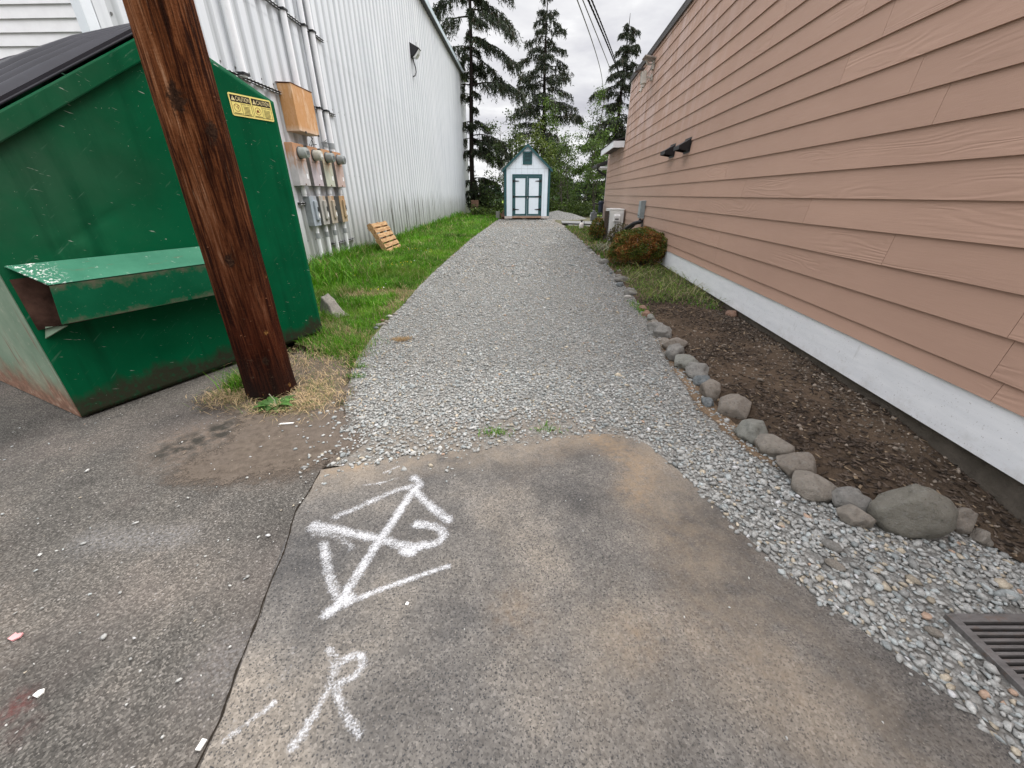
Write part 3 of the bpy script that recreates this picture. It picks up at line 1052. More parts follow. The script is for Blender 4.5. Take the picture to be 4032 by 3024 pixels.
# ------------------------------------------------------------------ tan house on the right
def mat_siding():
    t = mat('tan_siding', .62, .3)
    v = t.obj()
    bid = t.attr('c')
    sh = t.n('ShaderNodeCombineXYZ', 0, {0: t.m('MULTIPLY', bid, 37.0), 1: t.m('MULTIPLY', bid, 11.0), 2: 0.0})
    w = t.n('ShaderNodeVectorMath', 0, {0: t.scl(v, (.42, 0.0, 3.6)), 1: sh}, operation='ADD')
    contour = t.noise(w, 1.6, 2, .45, .4)
    ring = t.m('SINE', t.m('MULTIPLY', contour, 95.0))
    where = t.rng(t.noise(t.n('ShaderNodeVectorMath', 0, {0: t.scl(v, (.55, 0, 2.0)), 1: sh}, operation='ADD'), 1.3, 2, .5), .51, .63)
    fine = t.noise(t.n('ShaderNodeVectorMath', 0, {0: t.scl(v, (7, 0, 120)), 1: sh}, operation='ADD'), 1.0, 4, .6)
    peb = t.noise(v, 260, 2, .5)
    h = t.m('ADD', t.m('MULTIPLY', t.m('MULTIPLY', ring, where), .55), t.m('ADD', t.m('MULTIPLY', fine, .9), t.m('MULTIPLY', peb, .35)))
    tone = t.rng(t.m('FRACT', t.m('MULTIPLY', bid, 7.31)), 0, 1, .95, 1.045)
    c = t.ramp(t.noise(t.scl(v, (.5, 1, 1.6)), 1.2, 5, .6), [(.3, (.408, .261, .195)), (.7, (.462, .298, .223))])
    c = t.mix(1.0, c, t.n('ShaderNodeCombineColor', 0, {0: tone, 1: tone, 2: tone}), 'MULTIPLY')
    # chalky washed streaks on the upper far part, dusty greyer boards lower down
    sx, sz = t.xyz(v, 0), t.xyz(v, 2)
    reg = t.m('MULTIPLY', t.rng(sx, 5.5, 10.5), t.rng(sz, 1.7, 3.0))
    st = t.noise(t.scl(v, (5.5, 0, .55)), 1.0, 5, .65)
    pt = t.noise(t.scl(v, (1.6, 0, 2.2)), 1.0, 5, .65)
    c = t.mix(t.m('MULTIPLY', reg, t.rng(t.m('ADD', t.m('MULTIPLY', st, .6), t.m('MULTIPLY', pt, .4)), .48, .56, 0, .55)), c, (.62, .49, .46, 1))
    c = t.mix(t.m('MULTIPLY', reg, t.rng(t.noise(t.scl(v, (3, 0, .8)), 1.7, 5, .6), .5, .7, 0, .30)), c, (.25, .185, .165, 1))
    g_ = t.m('MULTIPLY', t.rng(sx, 7, 13, 0, .5), t.rng(sz, 2.3, 1.0))
    c = t.mix(g_, c, (.36, .29, .24, 1))
    t.set('Base Color', c)
    t.set('Roughness', t.ramp(fine, [(.3, .5), (.7, .72)]))
    t.set('Normal', t.bump(h, .32, .004))
    return t.mat


M_SIDING = mat_siding()


def mat_whitewash(name, col, stain, amt=.5, rough=.6, sc_=3.0):
    t = mat(name, rough, .3)
    v = t.obj()
    c = t.ramp(t.noise(v, 6, 6, .6), [(.3, tuple(q * .93 for q in col)), (.7, col)])
    c = t.mix(t.rng(t.noise(t.scl(v, (9, 9, 2.5)), sc_, 6, .7), .60, .78, 0, amt), c, stain)
    c = t.mix(t.rng(t.noise(v, 75, 3, .6), .70, .76, 0, .7), c, tuple(q * .6 for q in stain))
    t.set('Base Color', c)
    t.set('Normal', t.bump(t.noise(t.scl(v, (6, 60, 60)), 2, 4, .6), .15, .003))
    return t.mat


def mat_baseboard():
    t = mat('splashed_base_board', .6, .25)
    v = t.obj()
    sz = t.xyz(v, 2)
    c = t.ramp(t.noise(t.scl(v, (1.5, 1, 8)), 2, 5, .6), [(.3, (.74, .76, .78)), (.7, (.84, .855, .87))])
    k = t.m('ADD', t.m('MULTIPLY', t.m('SUBTRACT', .22, sz), 2.0), t.m('MULTIPLY', t.m('SUBTRACT', t.noise(v, 7, 6, .75), .5), 1.6))
    c = t.mix(t.rng(k, .10, .55, 0, .42), c, (.46, .44, .40, 1))
    c = t.mix(t.rng(t.noise(v, 85, 4, .7), .64, .70, 0, .75), c, (.22, .20, .17, 1))
    c = t.mix(t.rng(t.noise(t.scl(v, (16, 1, 2.5)), 1.0, 5, .7), .62, .74, 0, .5), c, (.36, .36, .34, 1))
    t.set('Base Color', c)
    t.set('Normal', t.bump(t.noise(t.scl(v, (3, 30, 60)), 2, 5, .7), .25, .004))
    return t.mat


M_BASEB = mat_baseboard()
M_TRIMWHITE = mat_whitewash('white_trim_paint', (.80, .82, .85), (.42, .42, .40), .35)
M_CONC = mat_soil('foundation_concrete', (.10, .088, .072), (.19, .165, .135), 9, (.075, .066, .05))
M_DARKTRIM = simple('dark_trim_metal', (.045, .040, .038), .5, .4, 0, .2)
M_BLACK = simple('black_plastic', (.012, .012, .014), .42, .4, 0, .2, 20)
M_GREYMETAL = simple('grey_painted_metal', (.32, .34, .345), .5, .4, .0, .15, 14)
M_SOFFIT = simple('soffit_board', (.10, .09, .08), .8, .2)
M_ROOF = simple('asphalt_shingle', (.045, .044, .045), .9, .15, 0, .4, 30, .6, 60)

house = thing('tan_house', 'long tan house clad in wide horizontal boards with a white base board', 'house', (2.3225, -.187, 0), math.atan2(1, HM))


def house_siding():
    r = random.Random(3)
    zs = [.41] + [.52 + .204 * k for k in range(0, 19)]
    zs.append(4.33)
    known = {0.724: [2.011], .928: [2.93], 1.132: [3.95], 1.744: [2.98], 2.968: [5.3]}
    V, F, B = [], [], []

    def board(s0, s1, z0, z1, bid):
        o = len(V)
        out, inn = .019, .002
        for s_ in (s0, s1):
            V.extend([(s_, -.02, z0 - .014), (s_, out, z0 - .014), (s_, inn, z1)])
        F.extend([(o + 1, o + 4, o + 5, o + 2), (o, o + 3, o + 4, o + 1)])
        F.extend([(o, o + 1, o + 2, o + 2), (o + 3, o + 5, o + 4, o + 4)])
        B.extend([bid] * 6)

    for k in range(len(zs) - 1):
        z0, z1 = zs[k], zs[k + 1]
        end = 13.86 if z0 > 2.70 else 17.28
        cuts = [-3.0]
        s_ = -3.0 + r.uniform(.6, 3.4)
        while s_ < end - .6:
            cuts.append(s_)
            s_ += 3.66
        zk = [q for q in known if abs(q - z0) < .05]
        if zk:
            d = known[zk[0]][0]
            cuts = [-3.0] + [d + 3.66 * q for q in range(-2, 6) if -2.6 < d + 3.66 * q < end - .4]
        cuts.append(end)
        for a, b in zip(cuts[:-1], cuts[1:]):
            board(a + .0016, b - .0016, z0, z1 + .004, r.random())
    me = bpy.data.meshes.new('siding')
    me.from_pydata(V, [], [tuple(dict.fromkeys(f)) for f in F])
    a = me.attributes.new('c', 'FLOAT', 'POINT')
    a.data.foreach_set('value', np.array(B, np.float32))
    me.materials.append(M_SIDING)
    link('siding', me, house)
    # sheathing right behind the boards (dark joints), and the end walls
    mb = MB()
    mb.box(-3.0, 13.85, -.30, -.021, .40, 4.34)
    mb.box(13.85, 17.27, -.30, -.021, .40, 2.78)
    mb.build('sheathing', M_SOFFIT, house)
    mb = MB()
    mb.box(-3.0, 13.86, -8, -.31, -.4, 4.30)
    mb.box(13.87, 17.27, -7, -.31, -.4, 2.76)
    mb.build('house_core', simple('rear_wall_paint', (.42, .27, .21), .7), house)
    mb = MB()
    mb.box(-3.0, 17.25, -.25, -.0325, -.6, .16)
    mb.build('foundation', M_CONC, house)
    mb = MB()
    mb.prism([(-.028, .105), (.004, .105), (.004, .395), (.010, .398), (.010, .408), (-.028, .408)], -3.0, 17.26, 'yz')
    mb.build('base_board', M_BASEB, house)
    mb = MB()
    mb.box(13.862, 13.905, -.30, .022, 2.82, 4.33)
    mb.build('corner_trim', simple('pale_tall_trim', (.70, .60, .56), .6), house)
    mb = MB()
    mb.box(17.285, 17.33, -.30, .022, .41, 2.66)
    mb.build('corner_trim', simple('pale_corner_trim', (.70, .60, .56), .6), house)
    mb = MB()
    mb.box(-3.1, 13.96, -.4, .055, 4.335, 4.36)
    mb.box(-3.1, 13.96, .018, .052, 4.235, 4.334)
    mb.build('roof_edge', M_DARKTRIM, house)
    # low eave of the rear extension
    mb = MB()
    mb.box(13.91, 16.9, .33, .36, 2.64, 2.81)
    mb.box(13.91, 13.94, .024, .329, 2.64, 2.81)
    mb.build('fascia', M_TRIMWHITE, house)
    mb = MB()
    mb.prism([(.375, 2.815), (.375, 2.835), (-1.6, 3.25), (-1.6, 3.2)], 13.91, 16.95, 'yz')
    mb.build('low_roof', M_ROOF, house)
    mb = MB()
    mb.box(13.945, 16.89, .02, .328, 2.69, 2.70)
    mb.build('soffit', M_SOFFIT, house)
    # section further back, set in a little, with its own eave, gutter and downspout
    mb = MB()
    mb.box(17.34, 18.0, -6, -.42, -.4, 2.5)
    mb.build('rear_wall', simple('rear_siding', (.30, .20, .16), .7), house)
    mb = MB()
    mb.prism([(.30, 2.33), (.30, 2.45), (-1.8, 3.1), (-1.8, 2.98)], 17.36, 19.0, 'yz')
    mb.build('rear_roof', M_ROOF, house)
    mb = MB()
    mb.box(17.34, 17.357, -.34, .29, 2.27, 2.33)
    mb.box(17.36, 18.9, -.30, .27, 2.29, 2.315)
    mb.build('rear_soffit', M_TRIMWHITE, house)
    mb = MB()
    mb.prism([(.305, 2.30), (.41, 2.32), (.42, 2.42), (.305, 2.42)], 17.33, 19.0, 'yz')
    mb.build('gutter', M_DARKTRIM, house, bevel=.008)
    mb = MB()
    mb.tube([(17.5, .36, 2.31), (17.5, .36, 2.22), (17.48, .20, 2.10), (17.46, .02, 2.02), (17.45, -.02, 1.9), (17.45, -.02, .12)], .038, 8)
    mb.build('downspout', M_BLACK, house, smooth='auto')


house_siding()


def hw(s, out, z):
    """point on the house wall: s along, out toward the lane"""
    p = Vector((2.3225, -.187, 0)) + HDIR * s - HN * out
    return (p.x, p.y, z)


HROT = math.atan2(1, HM)


def vent_hood(s, label):
    t = thing('vent_hood', label, 'vent', hw(s, 0, 2.0), HROT, 'black vent hoods on the tan wall')
    mb = MB()
    w = .155
    # open-bottomed hood: sloping top, two cheeks, lip
    mb.add([(-w, .014, .17), (w, .014, .17), (w, .19, .075), (-w, .19, .075), (w, .19, .02), (-w, .19, .02), (-w, .014, -.01), (w, .014, -.01)],
           [(0, 1, 2, 3), (3, 2, 4, 5), (1, 7, 4, 2), (0, 3, 5, 6)])
    o = mb.build('hood', M_BLACK, t)
    s_ = o.modifiers.new('solid', 'SOLIDIFY')
    s_.thickness = .006
    mb = MB()
    mb.box(-w - .02, w + .02, .0135, .0175, -.03, .19)
    mb.build('flange', M_BLACK, t)
    mb = MB()
    mb.box(-w + .01, w - .01, .02, .026, .0, .12, Matrix.Rotation(R(8), 4, 'X'))
    mb.build('flap', M_DARKTRIM, t)


vent_hood(7.72, 'black wall vent hood on the tan boards, nearer and right one')
vent_hood(8.58, 'black wall vent hood on the tan boards, farther and left one')


def security_light():
    t = thing('security_camera', 'beige security camera under a small tilted solar panel high on the tan wall', 'camera', hw(11.2, 0, 3.55), HROT)
    be = simple('beige_plastic', (.50, .47, .42), .5, .4)
    mb = MB()
    mb.box(-.16, .16, .10, .36, .50, .525, Matrix.Rotation(R(10), 4, 'X'))
    mb.build('solar_panel', simple('panel_back', (.30, .26, .23), .5), t, bevel=.004)
    mb = MB()
    mb.box(-.06, .06, .014, .05, .34, .50)
    mb.tube([(0, .05, .44), (0, .16, .44), (0, .2, .52)], .018, 8)
    mb.build('panel_bracket', be, t, smooth='auto')
    mb = MB()
    mb.box(-.045, .045, .014, .05, .14, .26)
    mb.tube([(0, .05, .2), (0, .13, .2), (0, .17, .22)], .02, 8)
    mb.build('camera_bracket', be, t, smooth='auto')
    mb = MB()
    mb.box(-.10, .10, .12, .33, .395, .41, Matrix.Rotation(R(-14), 4, 'X'))
    mb.build('visor', M_DARKTRIM, t)
    mb = MB()
    mb.box(-.07, .07, .13, .25, .10, .34, Matrix.Rotation(R(-6), 4, 'X'))
    mb.build('camera_body', be, t, bevel=.02)
    mb = MB()
    mb.cyl((0, .19, .10), (0, .21, .02), .045, .05, 12)
    mb.cyl((0, .21, .02), (0, .25, -.06), .03, .035, 12)
    mb.build('camera_head', be, t, smooth='auto')
    mb = MB()
    mb.cyl((0, .24, .22), (0, .262, .222), .035, .03, 12)
    mb.build('lens', M_BLACK, t)
    mb = MB()
    mb.tube([(.05, .05, .42), (.09, .08, .33), (.08, .1, .2), (.03, .12, .16)], .008, 6)
    mb.build('cable', M_GREYMETAL, t)


security_light()


def disconnect_box():
    t = thing('disconnect_box', 'grey electrical disconnect box on the tan wall above the hoses', 'electrical box', hw(10.2, 0, .84), HROT)
    gm = simple('box_grey', (.27, .31, .32), .45, .4)
    mb = MB()
    mb.box(-.10, .10, .014, .115, 0, .36)
    mb.build('box', gm, t, bevel=.008)
    mb = MB()
    mb.box(-.108, .108, .116, .13, .02, .37)
    mb.prism([(.014, .362), (.135, .362), (.132, .372), (.014, .385)], -.11, .11, 'yz')
    mb.build('cover', gm, t, bevel=.004)
    mb = MB()
    mb.box(-.02, .02, .1305, .14, .05, .08)
    mb.build('hasp', M_DARKTRIM, t)
    h = thing('line_set_hose', 'thick black insulated hose looping from the wall to the heat pump', 'hose')
    mb = MB()
    mb.tube([hw(10.12, .03, .78), hw(10.15, .10, .76), hw(10.3, .19, .72), hw(10.7, .26, .60), hw(11.2, .30, .42), hw(11.8, .32, .28), hw(12.4, .3, .26)], .045, 10)
    mb.build('hose', M_BLACK, h, smooth=True)
    mb = MB()
    mb.tube([hw(10.1, .03, .76), hw(10.12, .06, .55), hw(10.12, .05, .2)], .022, 8)
    mb.build('drain_pipe', M_DARKTRIM, h, smooth=True)
    mb = MB()
    mb.tube([hw(10.2, .07, .83), hw(10.4, .16, .66), hw(10.9, .2, .5), hw(11.6, .26, .34), hw(12.4, .26, .34)], .018, 8)
    mb.build('power_whip', M_BLACK, h, smooth=True)


disconnect_box()


def heat_pump():
    t = thing('heat_pump', 'white outdoor heat pump unit standing against the tan wall', 'heat pump', hw(12.45, .26, gz(3.2, 12.5)), HROT)
    wm = simple('white_enamel', (.72, .72, .70), .4, .4, 0, .06)
    mb = MB()
    mb.box(0, .88, -.20, .20, .06, .90)
    mb.build('cabinet', wm, t, bevel=.012)
    mb = MB()
    mb.box(-.01, .89, -.21, .21, .901, .925)
    mb.build('lid', wm, t, bevel=.008)
    mb = MB()
    mb.box(-.012, -.002, -.16, .16, .30, .86)
    mb.build('service_panel', wm, t, bevel=.006)
    mb = MB()
    mb.prism([(-.09, .74), (-.07, .77), (-.013, .79), (-.013, .58), (-.08, .60)], -.085, .085, 'xz')
    mb.build('valve_cover', simple('white_plastic', (.78, .78, .77), .4), t, bevel=.006)
    mb = MB()
    mb.box(-.089, -.083, -.05, .05, .645, .675)
    mb.build('badge', M_BLACK, t)
    mb = MB()
    for y in (-.04, .03):
        mb.tube([(-.05, y, .585), (-.055, y - .01, .45), (-.03, y - .02, .28)], .012, 8)
    mb.build('refrigerant_pipes', M_GREYMETAL, t, smooth=True)
    mb = MB()
    for k in range(16):
        mb.box(.06, .60, .201, .208, .16 + k * .043, .175 + k * .043)
    mb.build('grille', M_GREYMETAL, t)
    for x in (.12, .76):
        mb = MB()
        mb.box(x - .03, x + .03, -.18, .18, 0, .059)
        mb.build('foot', M_DARKTRIM, t)


heat_pump()


def post_and_meter():
    t = thing('wooden_post', 'short dark weathered wooden post standing beside the heat pump', 'post', (2.80, 12.38, gz(2.8, 12.4)))
    mb = MB()
    mb.box(-.055, .055, -.05, .05, -.1, .86)
    mb.build('post', simple('weathered_wood', (.085, .07, .058), .9, .1, 0, .35, 20, .5, 40), t, bevel=.008)
    mb = MB()
    mb.box(-.06, .06, -.055, .055, .861, .875)
    mb.build('post_cap', simple('weathered_cap', (.12, .10, .085), .9, .1), t)
    p = hw(17.0, .42, 0)
    t = thing('gas_meter', 'grey gas meter with dark pipework at the far corner of the tan house', 'gas meter', (p[0], p[1], gz(*p[:2])), HROT)
    gm = simple('meter_grey', (.16, .17, .175), .5, .35)
    mb = MB()
    mb.box(-.16, .16, -.12, .12, .30, .62)
    mb.cyl((-.09, 0, .62), (-.09, 0, .70), .06, .05)
    mb.cyl((.09, 0, .62), (.09, 0, .70), .06, .05)
    mb.build('meter_body', gm, t, bevel=.03)
    mb = MB()
    mb.tube([(-.09, 0, .70), (-.09, 0, .92), (-.09, .0, .95), (-.09, -.16, .90)], .025)
    mb.tube([(.09, 0, .70), (.09, 0, .80), (.22, 0, .80), (.22, 0, -.1)], .025)
    mb.build('pipework', M_DARKTRIM, t, smooth='auto')
    mb = MB()
    mb.cyl((-.09, -.24, .62), (-.09, -.24, .93), .095, .095)
    mb.cyl((-.09, -.24, .931), (-.09, -.24, .99), .12, .12)
    mb.cyl((-.09, -.24, .991), (-.09, -.24, 1.04), .11, .05)
    mb.build('regulator', simple('regulator_blue', (.022, .030, .050), .45), t, smooth='auto')
    mb = MB()
    mb.cyl((.0, .121, .47), (.0, .135, .47), .07, .065)
    mb.build('dial', simple('dial_face', (.5, .5, .5), .3), t)


post_and_meter()


# ------------------------------------------------------------------ white metal warehouse on the left
def mat_corrugated():
    t = mat('white_corrugated_metal', .42, .45)
    v = t.obj()
    sx, sz = t.xyz(v, 0), t.xyz(v, 2)
    c = t.ramp(t.noise(t.scl(v, (2.2, 1, .18)), 2.0, 6, .65), [(.28, (.52, .55, .58)), (.55, (.65, .675, .70)), (.78, (.70, .72, .74))])
    # grey shade painted into the rib valleys, then pale dirty run-off streaks
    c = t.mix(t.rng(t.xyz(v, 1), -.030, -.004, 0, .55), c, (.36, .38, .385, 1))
    c = t.mix(t.rng(t.noise(t.scl(v, (11, 4, .22)), 1.4, 5, .7), .56, .76, 0, .42), c, (.47, .48, .47, 1))
    low = t.rng(t.m('ADD', sz, t.m('MULTIPLY', t.noise(t.scl(v, (6, 0, 0)), 1.0, 4, .6), -1.1)), .75, -.2)
    c = t.mix(t.m('MULTIPLY', low, .72), c, (.27, .285, .245, 1))
    # black algae streaks in the lower metre and a half
    reg = t.m('MULTIPLY', t.rng(sx, 10.5, 13.0), t.rng(sx, 28.5, 21.0))
    hgt = t.m('ADD', .80, t.m('MULTIPLY', t.noise(t.scl(v, (7, 0, 0)), 1.0, 3, .7), 1.35))
    algae = t.m('MULTIPLY', t.rng(t.m('SUBTRACT', hgt, sz), 0.0, .5), t.rng(t.noise(t.scl(v, (13, 0, .35)), 1.2, 4, .75), .50, .60))
    c = t.mix(t.m('MULTIPLY', algae, t.m('ADD', t.m('MULTIPLY', reg, .72), .16)), c, (.075, .078, .058, 1))
    t.set('Base Color', c)
    return t.mat


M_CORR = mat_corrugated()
M_WHITEMETAL = mat_whitewash('white_flashing', (.74, .78, .82), (.45, .46, .45), .3, .45)
WROT = math.atan2(1, WM)
ware = thing('metal_warehouse', 'tall white corrugated metal warehouse with a lap sided front', 'building', (-4.2, 0, 0), WROT)
WS0, WS1 = 4.79, 31.25


def warehouse():
    pitch = .305
    prof = [(0, -.036), (.145, -.036), (.152, -.033), (.188, -.002), (.195, 0), (.255, 0), (.262, -.002), (.298, -.033)]
    pts = []
    s_ = WS0 + .10
    while s_ < WS1:
        pts += [(s_ + a, b) for a, b in prof if s_ + a < WS1]
        s_ += pitch
    P = np.array(pts)
    n = len(P)
    V, F = [], []
    for (z0, z1, off) in [(-1.0, 4.02, 0.0), (3.9, 8.0, -.0025)]:
        o = len(V)
        V += [(a, b + off, z0) for a, b in P] + [(a, b + off, z1) for a, b in P]
        F += [(o + i, o + i + 1, o + n + i + 1, o + n + i) for i in range(n - 1)]
    nf = len(F)
    mb = MB()
    mb.v, mb.f, mb.mi = V, F, [0] * nf
    mb.cur = 1
    r = random.Random(5)
    # fixing screws along the girts
    for z in (.55, 1.75, 2.98, 4.2, 5.45, 6.7, 7.7):
        s_ = WS0 + .32
        while s_ < WS1 - .1:
            q = s_ + r.uniform(-.006, .006)
            mb.box(q - .009, q + .009, -.010, -.002, z - .011, z + .011)
            s_ += pitch
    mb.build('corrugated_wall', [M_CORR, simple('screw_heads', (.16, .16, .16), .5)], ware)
    # horizontal lap siding on the front
    V, F = [], []
    e = .1016
    for k in range(78):
        z0 = -.1 + k * e
        o = len(V)
        for y in (.06, 11.0):
            V += [(WS0 + .02, y, z0), (WS0 - .016, y, z0), (WS0 - .013, y, z0 + .018), (WS0 + .002, y, z0 + e)]
        F += [(o, o + 4, o + 5, o + 1), (o + 1, o + 5, o + 6, o + 2), (o + 2, o + 6, o + 7, o + 3)]
    me = bpy.data.meshes.new('lap_siding')
    me.from_pydata(V, [], F)
    me.materials.append(simple('white_vinyl', (.72, .72, .725), .5, .35, 0, .05))
    link('lap_siding', me, ware)
    mb = MB()
    mb.box(WS0 - .03, WS0 + .10, -.034, .058, -.3, 8.0)
    mb.build('corner_post', M_WHITEMETAL, ware, bevel=.006)
    mb = MB()
    mb.box(WS1 - .02, WS1 + .04, -.036, .08, -2.5, 8.0)
    mb.build('corner_flashing', M_WHITEMETAL, ware)
    mb = MB()
    mb.box(WS0 - .2, WS1 + .15, -.20, -.04, 7.99, 8.18)
    mb.build('roof_trim', simple('pale_blue_trim', (.50, .58, .63), .4, .4), ware, bevel=.01)
    mb = MB()
    mb.box(WS0 - .1, WS1 + .1, -.195, .10, 7.955, 7.985)
    mb.build('eave_shade_strip', M_BLACK, ware)  # black strip painting in the shade under the roof trim
    mb = MB()
    mb.prism([(-.2, 8.185), (6.0, 9.4), (12.2, 8.185)], WS0 - .2, WS1 + .15, 'yz')
    mb.build('roof', M_WHITEMETAL, ware)
    mb = MB()
    mb.box(WS0 + .05, WS1 - .03, .06, 11.9, -2.4, 7.95)
    mb.build('warehouse_core', M_WHITEMETAL, ware)


warehouse()


def ww(s, out, z):
    p = Vector((-4.2, 0, 0)) + WDIR * s
    n = Vector((WDIR.y, -WDIR.x, 0))
    p = p + n * out
    return (p.x, p.y, z)


def rusty(name, base, rust=(.42, .20, .08), amount=.5, top=.7, rough=.6):
    """painted steel that rusts from its top edge down"""
    t = mat(name, rough, .3)
    v = t.obj()
    sz = t.xyz(v, 2)
    n1 = t.noise(t.scl(v, (14, 14, 4)), 1.0, 6, .7)
    c = t.ramp(t.noise(v, 9, 5, .6), [(.3, tuple(q * .86 for q in base)), (.7, tuple(min(1, q * 1.1) for q in base))])
    k = t.m('ADD', t.m('MULTIPLY', sz, top), t.m('MULTIPLY', n1, 1.0))
    c = t.mix(t.rng(k, 1.02 - amount * .62, 1.22 - amount * .5, 0, .92), c, rust)
    c = t.mix(t.rng(t.noise(v, 55, 4, .7), .66, .72, 0, .6), c, tuple(q * .45 for q in rust))
    t.set('Base Color', c)
    return t.mat


def cabinet():
    t = thing('rusty_cabinet', 'large orange rusted steel utility cabinet on the corrugated wall above the meters', 'utility cabinet', ww(8.25, 0, 2.335), WROT)
    m = mat('orange_rust', .7, .25)
    v = m.obj()
    c = m.ramp(m.noise(m.scl(v, (6, 6, 1.6)), 1.5, 6, .65), [(.28, (.56, .32, .17)), (.5, (.50, .26, .105)), (.72, (.66, .48, .33))])
    c = m.mix(m.rng(m.noise(v, 40, 5, .7), .56, .72, 0, .6), c, (.33, .135, .04, 1))
    c = m.mix(m.rng(m.xyz(v, 2), .09, -.02, 0, .6), c, (.62, .55, .48, 1))
    m.set('Base Color', c)
    mb = MB()
    mb.box(-.345, .345, -.245, -.031, 0, .67)
    mb.build('cabinet_box', m.mat, t, bevel=.005)
    mb = MB()
    mb.box(-.352, .352, -.268, -.246, .006, .672)
    mb.build('cabinet_door', m.mat, t, bevel=.004)
    mb = MB()
    mb.prism([(-.275, .673), (-.02, .685), (-.02, .69), (-.275, .68)], -.36, .36, 'yz')
    mb.build('rain_lip', simple('dark_rust', (.13, .05, .03), .8), t)
    mb = MB()
    for x in (-.15, .31):
        mb = MB()
        mb.box(x - .02, x + .02, -.276, -.268, -.015, .02)
        mb.build('latch', M_DARKTRIM, t)


cabinet()

M_DARKG = simple('dark_grey_steel', (.10, .105, .105), .6, .35, 0, .25)
M_PVC = mat_whitewash('white_conduit', (.84, .85, .87), (.36, .36, .35), .35, .45)
M_RUSTB = simple('rust_brown', (.16, .07, .035), .85, .15, 0, .4, 30)


M_SIDE = simple('shaded_box_steel', (.17, .165, .155), .6, .3, 0, .25)


def meters():
    spec = [(7.90, (.47, .45, .45), 'pinkish grey electric meter box with a rust patched top, leftmost of four', .46),
            (8.41, (.46, .41, .43), 'mauve electric meter box with a clear glass dial, second of four', .40),
            (8.92, (.47, .49, .40), 'pale greenish electric meter box with rusty top edge, third of four', .42),
            (9.43, (.49, .38, .34), 'salmon pink electric meter box at the right end of the row', .38)]
    for i, (s_, c, lab, am) in enumerate(spec):
        t = thing('electric_meter', lab, 'electric meter', ww(s_, 0, 1.49), WROT, 'electric meters in a row on the corrugated wall')
        m = rusty('meter_paint', c, (.44, .22, .10), am, .95)
        mb = MB()
        mb.box(-.182, .182, -.165, -.031, 0, .665)
        mb.build('meter_box', m if i == 0 else M_SIDE, t, bevel=.005)
        mb = MB()
        mb.box(-.186, .186, -.178, -.166, .005, .40)
        mb.build('lower_cover', m, t, bevel=.003)
        mb = MB()
        mb.box(-.186, .186, -.178, -.166, .405, .66)
        mb.build('upper_cover', m, t, bevel=.003)
        mb = MB()
        mb.cyl((0, -.179, .52), (0, -.20, .52), .100, .100, 24)
        mb.build('socket_ring', M_DARKG, t, smooth='auto')
        gl = simple('meter_glass', ((.30, .32, .30), (.45, .44, .38), (.26, .28, .27), (.25, .27, .27))[i], .12, .6, 0, .1)
        mb = MB()
        mb.tube([(0, -.20, .52), (0, -.30, .52), (0, -.325, .52), (0, -.332, .52)], [.088, .086, .078, .06], 24)
        o = mb.build('dial_cover', gl, t, smooth='auto')
        mb = MB()
        mb.box(-.045, .045, -.3345, -.333, .49, .55)
        mb.build('display', simple('meter_face', (.62, .62, .60) if i == 1 else (.10, .11, .11), .3), o)
        mb = MB()
        mb.box(-.012, .012, -.186, -.179, .015, .04)
        mb.build('seal_tab', M_RUSTB, t)
        mb = MB()
        mb.box(.09, .14, -.1805, -.1785, .12, .20)
        mb.build('meter_label', M_PVC, t)
        mb = MB()
        mb.cyl((.03, -.09, -.17), (.03, -.09, -.002), .036, .036, 12)
        mb.cyl((.03, -.09, -.13), (.03, -.09, -.05), .046, .046, 12)
        mb.build('conduit_nipple', M_PVC, t, smooth='auto')
    spec = [(8.07, (.33, .37, .41), .20, 'clean blue grey safety switch box, leftmost under the meters'),
            (8.44, (.38, .37, .34), .36, 'grey safety switch box with light rust, second under the meters'),
            (8.82, (.40, .35, .28), .46, 'tan rust streaked safety switch box, third under the meters'),
            (9.33, (.42, .32, .20), .58, 'most heavily rusted orange safety switch box, right end under the meters')]
    for s_, c, am, lab in spec:
        t = thing('safety_switch', lab, 'switch box', ww(s_, 0, .805), WROT, 'safety switch boxes under the meters')
        m = rusty('switch_paint', c, (.34, .17, .06), am * .85, .75)
        mb = MB()
        mb.box(-.125, .125, -.15, -.031, 0, .515)
        mb.build('switch_box', simple('switch_side', (.25, .27, .28), .5, .35) if am < .3 else M_SIDE, t, bevel=.005)
        mb = MB()
        mb.box(-.13, .13, -.165, -.151, .0, .52)
        mb.build('switch_door', m, t, bevel=.004)
        mb = MB()
        mb.box(-.03, .085, -.20, -.166, .10, .44)
        o = mb.build('raised_panel', m, t, bevel=.012)
        mb = MB()
        mb.box(.03, .075, -.2035, -.201, .25, .33)
        mb.build('warning_plate', M_BLACK, o)
        mb = MB()
        mb.box(.03, .07, -.2035, -.201, .14, .22)
        mb.build('white_plate', simple('white_plate', (.72, .72, .70), .5), o)
        mb = MB()
        mb.box(.131, .145, -.13, -.09, .36, .42)
        mb.cyl((.145, -.11, .40), (.175, -.13, .46), .013, .020, 8)
        mb.build('lever', M_BLACK, t, smooth='auto')


meters()


